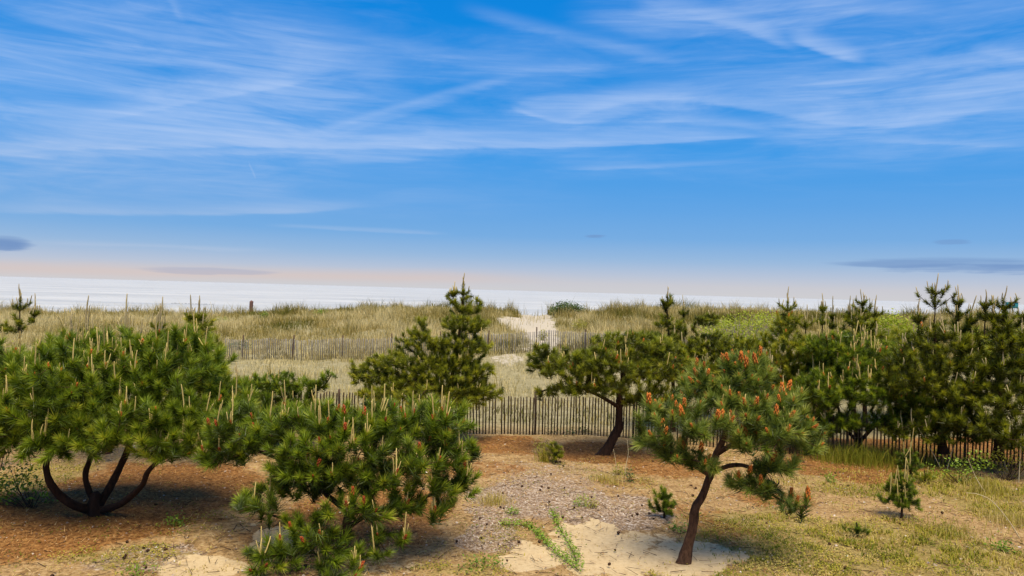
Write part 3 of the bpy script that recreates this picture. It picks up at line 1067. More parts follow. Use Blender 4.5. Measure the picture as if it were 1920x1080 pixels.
def build_yard():
    # low weeds and dry grass
    n = 330000
    y = 9.5 + 15.5 * rng.random(n) ** 1.2
    x = (rng.random(n) * 2 - 1) * (960 / F * y * 1.06 + 1)
    gr = blobs(GREEN, x, y, 0.5, 52)
    sd = blobs(SAND, x, y, 0.45, 50)
    lt = blobs(LITTER, x, y, 0.45, 51)
    cl = fbm(x / 0.42, y / 0.42, 91)
    dens = (0.16 + 0.80 * gr) * smooth(0.38, 0.66, cl + 0.08 * gr) * (1 - 0.93 * smooth(0.3, 0.6, sd)) * (1 - 0.6 * lt)
    dens = np.maximum(dens, 0.45 * smooth(0.60, 0.72, cl) * (1 - 0.75 * smooth(0.3, 0.6, sd)))
    k = rng.random(n) < dens
    x, y, gr, cl = x[k], y[k], gr[k], cl[k]
    n = len(x)
    P = np.stack([x, y, hgt(x, y) - 0.02], 1)
    L = rng.uniform(0.02, 0.075, n) * (0.7 + 0.6 * gr) * (1 + 0.9 * smooth(5.0, 8.0, x + 0.3 * (y - 12)))
    tint = np.clip(0.82 - 0.42 * gr + 1.7 * (fbm(x / 0.8, y / 0.8, 92) - 0.5) + rng.normal(0, 0.16, n), 0, 1)
    V, F_, T = blades(P, L, rng.uniform(0.009, 0.024, n), rng.uniform(0.3, 1.1, n), tint)
    tag(obj('ground_cover', make_mesh('ground_cover', V, F_, M['weed'], {'tint': T})),
        'low yellow-green weeds and dry grass over the sandy yard', 'ground cover', kind='stuff')
    # small leaves of low weeds in clumps
    n = 270000
    y = 9.5 + 13.5 * rng.random(n) ** 1.1
    x = (rng.random(n) * 2 - 1) * (960 / F * y * 1.06 + 1)
    gr = blobs(GREEN, x, y, 0.5, 52)
    sd = blobs(SAND, x, y, 0.45, 50)
    cl = fbm(x / 0.34, y / 0.34, 97)
    k = rng.random(n) < (0.10 + 0.9 * gr) * smooth(0.48, 0.66, cl + 0.07 * gr) * (1 - 0.95 * smooth(0.3, 0.6, sd))
    x, y, cl = x[k], y[k], cl[k]
    n = len(x)
    a = rng.random(n) * 2 * np.pi
    d = np.stack([np.cos(a), np.sin(a), rng.uniform(0.0, 0.7, n)], 1) * rng.uniform(0.022, 0.05, n)[:, None]
    s = np.stack([-np.sin(a), np.cos(a), rng.normal(0, 0.3, n)], 1) * 0.011
    P = np.stack([x, y, hgt(x, y) + rng.uniform(0.005, 0.06, n)], 1)
    V = np.stack([P, P + d * 0.5 + s, P + d, P + d * 0.5 - s], 1).reshape(-1, 3)
    T = np.repeat(np.clip(0.42 + 2.0 * (fbm(x / 0.7, y / 0.7, 98) - 0.5) + rng.normal(0, 0.15, n), 0, 0.85), 4)
    tag(obj('leafy_ground_cover', make_mesh('leafy_ground_cover', V, np.arange(4 * n).reshape(-1, 4), M['weed'], {'tint': T})),
        'clumps of tiny yellow-green weed leaves close to the sand', 'ground cover', kind='stuff')
    # broken twigs
    n = 2600
    y = 9.5 + 13 * rng.random(n)
    x = (rng.random(n) * 2 - 1) * (960 / F * y * 1.03)
    a = rng.random(n) * 2 * np.pi
    L = rng.uniform(0.06, 0.30, n)
    A = np.stack([x, y, hgt(x, y) + 0.012], 1)
    bx_, by_ = x + np.cos(a) * L, y + np.sin(a) * L
    B = np.stack([bx_, by_, hgt(bx_, by_) + 0.015 + 0.02 * rng.random(n)], 1)
    r_ = rng.uniform(0.003, 0.007, n)
    V, Q = frusta(A, B, r_, r_ * 0.6, 3)
    tag(obj('fallen_twigs', make_mesh('fallen_twigs', V, Q, M['bark_warm'])), 'thin broken twigs strewn over the sandy yard', 'twigs', kind='stuff')
    # fallen needles
    n = 120000
    y = 9.5 + 13.5 * rng.random(n)
    x = (rng.random(n) * 2 - 1) * (960 / F * y * 1.06 + 1)
    lt = blobs(LITTER, x, y, 0.45, 51)
    sd = blobs(SAND, x, y, 0.45, 50)
    k = rng.random(n) < (0.14 + 0.75 * lt) * (1 - 0.9 * smooth(0.3, 0.6, sd))
    x, y, lt = x[k], y[k], lt[k]
    n = len(x)
    a = rng.random(n) * np.pi
    d = np.stack([np.cos(a), np.sin(a), rng.normal(0.05, 0.22, n)], 1)
    P = np.stack([x, y, hgt(x, y) + 0.012 + 0.03 * rng.random(n)], 1)
    s = np.stack([-np.sin(a), np.cos(a), 0 * a], 1) * 0.006
    L = rng.uniform(0.05, 0.14, n)[:, None]
    V = np.stack([P - s, P + s, P + d * L], 1).reshape(-1, 3)
    T = np.repeat(np.clip(0.62 - 0.25 * lt + rng.normal(0, 0.2, n), 0, 1), 3)
    tag(obj('needle_litter', make_mesh('needle_litter', V, np.arange(3 * n).reshape(-1, 3), M['litter'], {'tint': T})),
        'orange-brown fallen pine needles strewn under the trees', 'litter', kind='stuff')
    # shell chips and gravel
    n = 46000
    y = 9.5 + 12.5 * rng.random(n)
    x = (rng.random(n) * 2 - 1) * (960 / F * y * 1.06 + 1)
    gv = blobs(GRAVEL, x, y, 0.45, 53)
    sd = blobs(SAND, x, y, 0.45, 50)
    k = rng.random(n) < (0.10 + 0.6 * gv * smooth(0.35, 0.65, fbm(x / 0.5, y / 0.5, 95))) * (1 - 0.9 * smooth(0.3, 0.6, sd))
    x, y, gv = x[k], y[k], gv[k]
    n = len(x)
    o = np.array([[1, 0, 0], [-0.4, 0.9, 0], [-0.5, -0.8, 0], [0.1, 0.1, 0.7]])
    S = rng.uniform(0.008, 0.024, n) * rng.choice([1, 1, 1, 1.7], n)
    Fm = frame(np.stack([rng.normal(0, .3, n), rng.normal(0, .3, n), np.ones(n)], 1))
    P = np.stack([x, y, hgt(x, y) + 0.006], 1)
    V = (np.einsum('nij,kj->nki', Fm, o) * S[:, None, None] + P[:, None]).reshape(-1, 3)
    f = np.array([[0, 1, 3], [1, 2, 3], [2, 0, 3]])
    Fc = (f[None] + 4 * np.arange(n)[:, None, None]).reshape(-1, 3)
    T = np.repeat(np.clip(rng.beta(1.6, 1.5, n), 0, 1), 4)
    tag(obj('shell_gravel', make_mesh('shell_gravel', V, Fc, M['chips'], {'tint': T})),
        'grey and white shell chips scattered over the sandy yard', 'gravel', kind='stuff')
    # dark fallen pine cones
    n = 520
    y = 10 + 11 * rng.random(n)
    x = (rng.random(n) * 2 - 1) * (960 / F * y * 1.02)
    gv = blobs(GRAVEL + [(1060, 850, 120, 25, 0.6)], x, y, 0.45, 53)
    k = rng.random(n) < 0.12 + 0.8 * gv
    x, y = x[k], y[k]
    n = len(x)
    rings = []
    for z, r in ((0, 0.012), (0.018, 0.024), (0.034, 0.020), (0.05, 0.005)):
        an = np.arange(6) * np.pi / 3 + z * 30
        rings.append(np.stack([np.cos(an) * r, np.sin(an) * r, np.full(6, z)], 1))
    o = np.concatenate(rings)
    i = np.arange(6); j = (i + 1) % 6
    q = np.concatenate([np.stack([i, j, j + 6, i + 6], 1) + 6 * k_ for k_ in range(3)])
    Fm = frame(rng.normal(size=(n, 3)) * np.array([1, 1, 0.4]))
    P = np.stack([x, y, hgt(x, y) + 0.025], 1)
    V = (np.einsum('nij,kj->nki', Fm, o) * rng.uniform(0.8, 1.4, n)[:, None, None] + P[:, None]).reshape(-1, 3)
    Q = (q[None] + 24 * np.arange(n)[:, None, None]).reshape(-1, 4)
    tag(obj('fallen_cones', make_mesh('fallen_cones', V, Q, M['bark_warm'])),
        'small dark pine cones fallen on the gravel', 'pine cones', kind='stuff')


build_yard()


# ------------------------------------------------------------------ fences
M['picket'] = rough_mat('weathered_picket', (0.036, 0.024, 0.015), (0.105, 0.075, 0.050), 7, 0.95, 0.3, (6, 6, 0.6), objvar=0.7)
M['picket_grey'] = rough_mat('silvered_picket', (0.20, 0.18, 0.16), (0.36, 0.33, 0.30), 7, 0.95, 0.3, (6, 6, 0.6), objvar=0.7)
M['post'] = rough_mat('fence_post_wood', (0.06, 0.035, 0.022), (0.13, 0.085, 0.06), 8, 0.95, 0.5, (4, 4, 0.5), objvar=0.3)
M['wire'] = rough_mat('rusty_wire', (0.10, 0.06, 0.04), (0.2, 0.14, 0.1), 20, 0.6, 0.0)


def box_mesh(name, sx, sy, sz, mat, taper=0.0, notch=0.0):
    """upright lath from z = 0, its head a little narrower"""
    V = np.array([(-sx, -sy, 0), (sx, -sy, 0), (sx, sy, 0), (-sx, sy, 0)] +
                 [(-sx, -sy, sz * 0.96), (sx, -sy, sz * 0.96), (sx, sy, sz * 0.96), (-sx, sy, sz * 0.96)] +
                 [(-sx * (1 - taper), -sy * .8, sz), (sx * (1 - taper), -sy * .8, sz - notch), (sx * (1 - taper), sy * .8, sz - notch), (-sx * (1 - taper), sy * .8, sz)])
    Q = [(0, 3, 2, 1), (0, 1, 5, 4), (1, 2, 6, 5), (2, 3, 7, 6), (3, 0, 4, 7), (4, 5, 9, 8), (5, 6, 10, 9), (6, 7, 11, 10), (7, 4, 8, 11), (8, 9, 10, 11)]
    return make_mesh(name, V, np.array(Q), mat)


def build_fence(label, line, spacing, height, mat, post_every, post_px=(), wires=5, sink=0.03, seed=3, wid=0.019, miss=0.02, max_n=298, off=0.0):
    r = np.random.default_rng(seed)
    L = resample(line, 0.05)
    L[:, 2] = hgt(L[:, 0], L[:, 1])
    cum = np.concatenate([[0], np.cumsum(np.linalg.norm(np.diff(L[:, :2], axis=0), axis=1))])
    base = L[len(L) // 2]
    root = bpy.data.objects.new('sand_fence', None)
    root.location = base
    col.objects.link(root)
    tag(root, label, 'fence')
    meshes = [box_mesh('picket', wid * k, 0.007, height * h, mat, t, n_) for k, h, t, n_ in ((1, 1, .1, 0), (0.9, 0.985, .2, .012), (1.08, 1.0, .05, .006), (0.96, 1.012, .3, .0), (1.02, 0.97, .1, .02))]
    s = np.arange(spacing / 2, cum[-1], spacing)[:max_n]
    lean = 0
    for k, si in enumerate(s):
        if r.random() < miss: continue
        p = [np.interp(si + r.normal(0, 0.006), cum, L[:, a]) for a in range(3)]
        q = [np.interp(si + 0.2, cum, L[:, a]) for a in range(2)]
        ang = math.atan2(q[1] - p[1], q[0] - p[0] + 1e-9)
        lean = 0.9 * lean + r.normal(0, 0.006)
        o = bpy.data.objects.new('picket', meshes[int(r.integers(0, 5))])
        o.matrix_local = Matrix.Translation((p[0] - base[0], p[1] - base[1], p[2] - base[2] - sink + r.normal(0, 0.012))) @ \
            Matrix.Rotation(ang + r.normal(0, 0.08), 4, 'Z') @ Matrix.Rotation(lean + r.normal(0, 0.008), 4, 'Y') @ Matrix.Rotation(r.normal(0, 0.012), 4, 'X')
        o.parent = root
        col.objects.link(o)
    # posts
    for si in np.arange(off, cum[-1], post_every):
        p = np.array([np.interp(si, cum, L[:, a]) for a in range(3)]) - base
        p[1] += 0.045
        P = np.array([p + (0, 0, -0.1), p + (0.004, 0, height * 0.5), p + (r.normal(0, .02), 0, height * r.uniform(1.03, 1.1))])
        V, Q, T = sweep(resample(P, 0.25), np.full(len(resample(P, 0.25)), 0.036), 7, 0.15, int(r.integers(0, 99)))
        obj('post', make_mesh('post', V, [Q, T], M['post'], smooth_sh=True), root)
    # twisted wires holding the laths
    for w in range(wires):
        hz = height * (0.10 + 0.78 * w / (wires - 1))
        k = np.arange(0, len(L), 2)
        P = L[k] - base + np.stack([0 * k, 0.011 * np.where(np.arange(len(k)) % 2, 1, -1), hz + 0.01 * np.sin(cum[k] * 2.2 + w)], 1)
        V, Q, T = sweep(P, np.full(len(P), 0.003), 3)
        obj('wire', make_mesh('wire', V, [Q, T], M['wire']), root)
    return root


near_line = [on(372, 21.9), on(600, 22.15), on(800, 22.4), on(1000, 22.55), on(1200, 22.3), on(1400, 21.3), on(1640, 20.4), on(1960, 19.6)]
build_fence('weathered dark picket sand fence running behind the yard pines', near_line, 0.0955, 1.2, M['picket'], 3.0, off=1.25, seed=3)
far_line = [on(425, 38.6), on(560, 39.0), on(760, 39.4), on(960, 39.2), on(1160, 38.8), on(1330, 38.4)]
build_fence('pale silvered picket sand fence half lost in the dune grass', far_line, 0.098, 1.2, M['picket_grey'], 2.6, off=0.9, seed=8, miss=0.05, sink=0.10)

# ------------------------------------------------------------------ yard pines
# big many-stemmed pine on the left
b = ground(180, 965); S = Spot(b)
pine('pine_tree', 'broad dark pine with four curved stems rising from one stump', b,
     [S.stem([(182, 972), (178, 950, -.05), (186, 925)], 0.15, 0.09),
      S.stem([(178, 958), (135, 945, -.3), (100, 915, -.45), (86, 875, -.5), (96, 838, -.4), (80, 780, -.3), (70, 720)], 0.085, 0.03),
      S.stem([(180, 950), (165, 915, .1), (160, 888, .1), (172, 850, .2), (182, 800, .3), (200, 720, .4), (215, 650, .4)], 0.06, 0.025),
      S.stem([(182, 950), (205, 915, .2), (225, 875, .5), (250, 820, .6), (290, 740, .7), (320, 660, .7)], 0.085, 0.03),
      S.stem([(184, 958), (225, 945, -.2), (262, 915, -.4), (285, 875, -.5), (330, 840, -.6), (380, 815, -.6)], 0.075, 0.025)],
     [S.lobe(60, 760, 140, 75, -.4, 1.3), S.lobe(200, 720, 160, 85, 0, 1.5), S.lobe(320, 700, 110, 90, .4, 1.2), S.lobe(250, 800, 120, 60, -.9, .9),
      S.lobe(380, 790, 80, 60, -.5, .8), S.lobe(120, 830, 90, 40, -.9, .7), S.lobe(150, 660, 70, 40, .6, .9), S.lobe(-20, 720, 80, 70, 0, 1.0), S.lobe(20, 820, 60, 40, -.7, .6),
      S.lobe(330, 845, 70, 34, -.9, .5), S.lobe(440, 770, 60, 50, 0, .7), S.lobe(60, 800, 90, 55, .5, .8), S.lobe(200, 780, 120, 60, .7, .8), S.lobe(330, 790, 90, 60, .5, .8)],
     'needle_green', 'near', 0.225, 1.25, candles=295, candle_len=(0.16, 0.42), candle_mat='candle', pollen=60, pollen_scale=0.85, tuft_parts=290, attach=0.45, low=-0.45)

# front pine in the middle, cut by the lower edge of the view
b = ground(640, 1040); S = Spot(b)
pine('pine_tree', 'wide low bushy pine with open branches over pale sand', b,
     [S.stem([(640, 1046), (648, 1000), (655, 960, .05), (668, 925, .1), (690, 895, .15), (705, 860, .2), (690, 800, .2)], 0.095, 0.03),
      S.stem([(655, 962, .05), (610, 925, -.1), (570, 885, -.1), (520, 860, 0), (470, 840, .1), (430, 825, .2)], 0.05, 0.018),
      S.stem([(650, 990), (700, 960, -.2), (760, 945, -.3), (830, 920, -.2), (870, 900)], 0.045, 0.018),
      S.stem([(646, 1010), (600, 1000, -.4), (540, 975, -.6), (490, 960, -.7)], 0.04, 0.015)],
     [S.lobe(640, 815, 120, 55, .2, 1.2), S.lobe(740, 800, 90, 50, .3, 1.0), S.lobe(830, 795, 60, 42, .1, .7), S.lobe(800, 860, 70, 36, -.3, .7), S.lobe(855, 905, 42, 36, -.2, .45), S.lobe(850, 850, 45, 34, .1, .5), S.lobe(790, 915, 45, 24, -.5, .4), S.lobe(820, 960, 36, 20, -.3, .4), S.lobe(545, 805, 90, 45, .3, .9),
      S.lobe(450, 815, 65, 50, .2, .7), S.lobe(420, 860, 45, 24, .1, .5), S.lobe(600, 885, 62, 28, -.6, .6), S.lobe(720, 890, 55, 28, -.6, .5), S.lobe(480, 940, 40, 24, -.5, .4), S.lobe(560, 985, 42, 22, -.8, .4), S.lobe(600, 1035, 60, 40, -1.1, .4),
      S.lobe(510, 1050, 55, 36, -1.0, .4), S.lobe(730, 1010, 36, 12, -.8, .3), S.lobe(760, 950, 40, 20, -.5, .3), S.lobe(560, 915, 50, 26, .2, .5), S.lobe(660, 900, 70, 30, .3, .6), S.lobe(700, 965, 45, 20, -.9, .3), S.lobe(650, 950, 45, 22, -1.0, .3), S.lobe(560, 870, 60, 30, -.4, .5), S.lobe(690, 1040, 40, 14, -1.0, .3), S.lobe(640, 1075, 60, 18, -1.2, .4)],
     'needle_green', 'near', 0.215, 1.22, candles=190, candle_len=(0.14, 0.40), pollen=80, pollen_mat='pollen_red', pollen_scale=0.95, tuft_parts=290, attach=0.25, low=-0.3, inner=0.2)

# front right pine with orange pollen cones
b = ground(1283, 1052); S = Spot(b)
pine('pine_tree', 'leaning single-trunk pine covered in orange pollen cones', b,
     [S.stem([(1281, 1060), (1290, 1020), (1300, 985), (1302, 955), (1318, 930), (1330, 895), (1345, 850, .1), (1365, 790, .15), (1370, 730, .2)], 0.100, 0.035),
      S.stem([(1332, 892), (1300, 872, -.1), (1260, 850, -.2), (1215, 820, -.2)], 0.045, 0.014),
      S.stem([(1336, 885), (1375, 872, -.15), (1410, 880, -.3), (1440, 920, -.3), (1480, 945, -.3), (1515, 950, -.3)], 0.045, 0.012),
      S.stem([(1345, 850, .1), (1400, 820, -.2), (1460, 800, -.3), (1510, 790, -.2)], 0.05, 0.015)],
     [S.lobe(1365, 755, 95, 45, .1, .9), S.lobe(1395, 705, 50, 40, .1, .55), S.lobe(1320, 720, 45, 32, .2, .6), S.lobe(1460, 800, 60, 38, -.3, .7), S.lobe(1505, 820, 32, 34, -.2, .4), S.lobe(1475, 760, 45, 28, .1, .5),
      S.lobe(1270, 775, 50, 24, -.1, .6), S.lobe(1215, 770, 22, 18, -.1, .3), S.lobe(1225, 825, 34, 26, -.2, .35), S.lobe(1270, 850, 34, 18, -.3, .35), S.lobe(1400, 905, 40, 20, -.4, .35), S.lobe(1318, 868, 34, 20, -.5, .3),
      S.lobe(1495, 945, 38, 10, -.3, .2), S.lobe(1440, 925, 20, 9, -.3, .2), S.lobe(1350, 800, 60, 28, -.7, .4), S.lobe(1420, 830, 50, 26, -.6, .4), S.lobe(1460, 870, 40, 20, -.3, .4)],
     'needle_fresh', 'near', 0.20, 1.2, candles=36, candle_len=(0.06, 0.16), cluster=(1, 1), pollen=120, pollen_scale=1.3, tuft_parts=280, bark='bark_warm', attach=0.5, low=-0.55)

# flat-topped pine by the fence
b = ground(1133, 853); S = Spot(b)
pine('pine_tree', 'flat-topped pine with bent bare trunk standing before the picket fence', b,
     [S.stem([(1128, 860), (1145, 830), (1160, 800), (1162, 770), (1162, 742), (1170, 700), (1185, 660)], 0.16, 0.06),
      S.stem([(1162, 765), (1135, 748, -.2), (1115, 738, -.3), (1080, 725, -.3), (1030, 730, -.3), (1005, 738, -.3)], 0.06, 0.02)],
     [S.lobe(1150, 690, 95, 40, 0, 1.4), S.lobe(1060, 690, 65, 35, -.2, 1.0), S.lobe(1015, 665, 24, 22, -.2, .4), S.lobe(1240, 700, 70, 50, .2, 1.2), S.lobe(1190, 650, 80, 30, .4, 1.1), S.lobe(1110, 730, 70, 22, -.7, .6),
      S.lobe(1018, 737, 26, 13, -.3, .3), S.lobe(1225, 750, 50, 25, -.6, .6)],
     'needle_olive', 'far', 0.22, 1.05, candles=46, candle_len=(0.16, 0.46), tuft_parts=0, pollen=26, attach=0.5, low=-0.25)

# pointed pine, middle
b = on(838, 21.3); S = Spot(b)
pine('pine_tree', 'tall pointed pine with shaggy left shoulder rising above the dunes', b,
     [S.stem([(835, 838), (838, 780), (846, 720), (856, 660), (864, 600), (868, 560)], 0.10, 0.02)],
     [S.lobe(866, 572, 22, 22), S.lobe(848, 556, 9, 9), S.lobe(885, 580, 20, 22), S.lobe(872, 610, 42, 22), S.lobe(842, 600, 16, 12), S.lobe(870, 650, 55, 28), S.lobe(860, 690, 68, 30), S.lobe(880, 730, 58, 22), S.lobe(800, 700, 60, 40),
      S.lobe(785, 640, 34, 28), S.lobe(788, 605, 10, 14), S.lobe(735, 690, 45, 35), S.lobe(748, 655, 14, 20), S.lobe(690, 705, 34, 28), S.lobe(663, 690, 8, 16), S.lobe(790, 735, 110, 30), S.lobe(920, 740, 22, 14)],
     'needle_olive', 'far', 0.20, 0.95, candles=44, candle_len=(0.08, 0.28), leaders=[S.leader(868, 575, 535, 0.16), S.leader(850, 560, 548, 0.1)], attach=0.15, low=-0.5, upness=0.45)

# pine behind the flat-topped one, with a tall leader
b = on(1262, 23.6); S = Spot(b)
pine('pine_tree', 'slim pine with tall bare leader behind the flat-topped fence pine', b,
     [S.stem([(1262, 820), (1262, 720), (1256, 650), (1250, 580)], 0.09, 0.02)],
     [S.lobe(1250, 570, 16, 14), S.lobe(1256, 610, 30, 20), S.lobe(1265, 650, 60, 30), S.lobe(1290, 630, 26, 24), S.lobe(1330, 605, 20, 14), S.lobe(1330, 660, 50, 40), S.lobe(1280, 700, 90, 40), S.lobe(1215, 640, 22, 18)],
     'needle_olive', 'far', 0.22, 1.0, candles=30, candle_len=(0.1, 0.32), candle_mat='candle_grey',
     leaders=[S.leader(1250, 592, 556, 0.16), S.leader(1282, 605, 578, 0.12), S.leader(1336, 610, 588, 0.16)], attach=0.2, low=-0.4)

# pines of the right-hand thicket
b = on(1480, 22.2); S = Spot(b)
pine('pine_tree', 'bushy pine with forked leader behind the orange-coned pine', b,
     [S.stem([(1484, 850), (1480, 760), (1478, 680), (1476, 590)], 0.10, 0.02)],
     [S.lobe(1475, 600, 30, 18), S.lobe(1470, 640, 48, 30), S.lobe(1440, 690, 60, 45), S.lobe(1510, 680, 60, 45), S.lobe(1470, 740, 85, 50), S.lobe(1400, 720, 55, 45), S.lobe(1420, 640, 20, 16), S.lobe(1500, 800, 60, 30), S.lobe(1550, 720, 50, 40, .2)],
     'needle_olive', 'far', 0.22, 1.0, candles=110, candle_len=(0.12, 0.36), candle_mat='candle_grey', pollen=20,
     leaders=[S.leader(1476, 605, 566, 0.24), S.leader(1541, 640, 575, 0.16), S.leader(1510, 630, 600, 0.16)], attach=0.2, low=-0.5)
b = on(1610, 21.0); S = Spot(b)
pine('pine_tree', 'spreading thicket pine with many pale candles in front of the picket fence', b,
     [S.stem([(1612, 868), (1608, 820), (1600, 760), (1600, 700), (1605, 640)], 0.13, 0.03),
      S.stem([(1610, 830), (1650, 790, -.3), (1700, 760, -.5), (1740, 755, -.6)], 0.06, 0.02),
      S.stem([(1610, 830), (1570, 790, -.2), (1530, 760, -.2)], 0.06, 0.02)],
     [S.lobe(1600, 720, 100, 45, 0, 1.4), S.lobe(1680, 745, 75, 35, -.5, 1.0), S.lobe(1725, 770, 50, 25, -.7, .7), S.lobe(1540, 740, 55, 38, -.2, 1.0), S.lobe(1600, 670, 90, 40, .5, 1.3), S.lobe(1560, 790, 50, 22, -.4, .7), S.lobe(1660, 790, 40, 20, -.7, .6),
      S.lobe(1550, 650, 50, 30, .4, .9), S.lobe(1520, 800, 40, 26, 0, .7), S.lobe(1700, 800, 50, 18, -.6, .6), S.lobe(1640, 700, 60, 30, .2, .9)],
     'needle_green', 'far', 0.21, 1.0, candles=190, candle_len=(0.14, 0.46), pollen=40, attach=0.35, low=-0.35)
b = on(1622, 24.5); S = Spot(b)
pine('pine_tree', 'thicket pine with three-pronged leader beside the lime shrub', b,
     [S.stem([(1622, 800), (1620, 700), (1616, 590)], 0.09, 0.02)],
     [S.lobe(1615, 605, 34, 20), S.lobe(1615, 645, 60, 34), S.lobe(1640, 690, 80, 40)],
     'needle_olive', 'far', 0.25, 1.12, inner=0.15, candles=80, candle_len=(0.14, 0.46), candle_mat='candle_grey',
     leaders=[S.leader(1616, 612, 568, 0.30), S.leader(1592, 612, 585, 0.2), S.leader(1640, 610, 583, 0.2), S.leader(1560, 640, 590, 0.14)], attach=0.2, low=-0.4)
b = on(1760, 19.7); S = Spot(b)
pine('pine_tree', 'tallest thicket pine with star-shaped top above the sea line', b,
     [S.stem([(1768, 850), (1762, 760), (1756, 680), (1752, 600)], 0.11, 0.02)],
     [S.lobe(1760, 640, 60, 34), S.lobe(1800, 680, 60, 45), S.lobe(1720, 680, 60, 45), S.lobe(1735, 725, 70, 34), S.lobe(1810, 735, 50, 30, -.3), S.lobe(1690, 700, 34, 20, -.2), S.lobe(1800, 610, 26, 20), S.lobe(1770, 775, 70, 28), S.lobe(1720, 810, 60, 24, .2), S.lobe(1800, 815, 60, 22, .2)],
     'needle_olive', 'far', 0.25, 1.12, inner=0.15, candles=120, candle_len=(0.12, 0.4), candle_mat='candle_grey', pollen=10,
     leaders=[S.leader(1752, 612, 548, 0.42), S.leader(1795, 625, 566, 0.18), S.leader(1722, 620, 590, 0.16), S.leader(1820, 625, 590, 0.14)], attach=0.2, low=-0.45)
b = on(1885, 19.2); S = Spot(b)
pine('pine_tree', 'dark dense pine with layered branches at the end of the thicket', b,
     [S.stem([(1872, 862), (1872, 780), (1876, 700), (1882, 600)], 0.13, 0.03)],
     [S.lobe(1882, 600, 34, 20), S.lobe(1878, 640, 55, 30), S.lobe(1870, 690, 60, 22), S.lobe(1935, 680, 40, 22), S.lobe(1840, 720, 50, 26), S.lobe(1890, 745, 100, 30), S.lobe(1850, 620, 22, 14), S.lobe(1915, 620, 26, 16), S.lobe(1900, 800, 70, 30, -.6), S.lobe(1950, 700, 70, 70), S.lobe(1840, 790, 60, 30, -.2), S.lobe(1930, 830, 50, 24, -.6)],
     'needle_olive', 'far', 0.25, 1.12, inner=0.15, candles=60, candle_len=(0.1, 0.32), candle_mat='candle_grey',
     leaders=[S.leader(1880, 605, 562, 0.26), S.leader(1846, 630, 570, 0.2), S.leader(1862, 620, 580, 0.14), S.leader(1925, 615, 590, 0.16)], attach=0.15, low=-0.5)
b = on(1385, 25.5); S = Spot(b)
pine('pine_tree', 'young pine growing past the fence among bare twiggy shrubs', b,
     [S.stem([(1388, 780), (1386, 720), (1384, 640)], 0.07, 0.02)],
     [S.lobe(1385, 660, 45, 30), S.lobe(1380, 710, 70, 40), S.lobe(1340, 720, 50, 40)],
     'needle_olive', 'far', 0.22, 1.0, candles=26, candle_len=(0.1, 0.3), candle_mat='candle_grey', attach=0.2, low=-0.4)
b = on(1690, 26.0); S = Spot(b)
pine('pine_tree', 'half-hidden pine at the back of the thicket below the lime shrub', b,
     [S.stem([(1690, 760), (1690, 700), (1690, 630)], 0.07, 0.02)],
     [S.lobe(1690, 645, 60, 26), S.lobe(1690, 690, 80, 40)],
     'needle_olive', 'far', 0.23, 1.0, candles=60, candle_len=(0.12, 0.36), candle_mat='candle_grey', attach=0.2, low=-0.4)

# pines behind the big left one
b = on(375, 17.6); S = Spot(b)
pine('pine_tree', 'narrow pine with tufted top just behind the many-stemmed pine', b,
     [S.stem([(378, 860), (376, 760), (372, 690), (372, 610)], 0.08, 0.02)],
     [S.lobe(378, 622, 30, 24), S.lobe(360, 605, 12, 14), S.lobe(385, 660, 38, 22), S.lobe(375, 710, 60, 40), S.lobe(350, 660, 30, 24), S.lobe(420, 730, 40, 30)],
     'needle_olive', 'far', 0.20, 1.0, candles=36, candle_len=(0.14, 0.38), candle_mat='candle_grey',
     leaders=[S.leader(372, 612, 588, 0.12), S.leader(357, 606, 588, 0.08)], attach=0.2, low=-0.4)
b = on(37, 19.5); S = Spot(b)
pine('pine_tree', 'small lone pine top standing clear of the grass on a bare stem', b,
     [S.stem([(44, 800), (40, 720), (38, 650), (37, 600)], 0.06, 0.02)],
     [S.lobe(37, 600, 14, 14), S.lobe(14, 610, 20, 10), S.lobe(60, 600, 14, 16), S.lobe(30, 615, 24, 9), S.lobe(60, 715, 60, 36), S.lobe(10, 720, 50, 40), S.lobe(95, 650, 18, 10)],
     'needle_olive', 'far', 0.23, 0.85, candles=16, candle_len=(0.14, 0.36), candle_mat='candle_grey',
     leaders=[S.leader(37, 608, 562, 0.2), S.leader(64, 605, 580, 0.1)], attach=0.3, low=-0.5)
b = on(200, 17.8); S = Spot(b)
pine('pine_tree', 'row-end pine with bare upright shoots behind the many-stemmed pine', b,
     [S.stem([(200, 850), (200, 760), (195, 680), (190, 630)], 0.08, 0.02)],
     [S.lobe(170, 650, 50, 22), S.lobe(250, 650, 60, 24), S.lobe(300, 640, 36, 22), S.lobe(210, 690, 120, 40), S.lobe(120, 660, 40, 20)],
     'needle_olive', 'far', 0.22, 1.0, candles=80, candle_len=(0.2, 0.62), candle_mat='candle_grey',
     leaders=[S.leader(163, 640, 612, 0.12), S.leader(236, 640, 615, 0.1), S.leader(296, 630, 605, 0.12), S.leader(130, 650, 625, 0.1)], attach=0.2, low=-0.3)
b = on(565, 19.6); S = Spot(b)
pine('pine_tree', 'low sprawling pine between the many-stemmed pine and the fence', b,
     [S.stem([(560, 858), (545, 800), (530, 750), (520, 720)], 0.07, 0.02),
      S.stem([(540, 790), (580, 745), (610, 720), (622, 700)], 0.035, 0.012)],
     [S.lobe(510, 725, 65, 26), S.lobe(580, 722, 34, 14), S.lobe(612, 704, 14, 14), S.lobe(470, 745, 45, 32), S.lobe(545, 770, 60, 30), S.lobe(480, 800, 60, 40)],
     'needle_green', 'far', 0.20, 0.95, candles=44, candle_len=(0.12, 0.34), attach=0.2, low=-0.4)

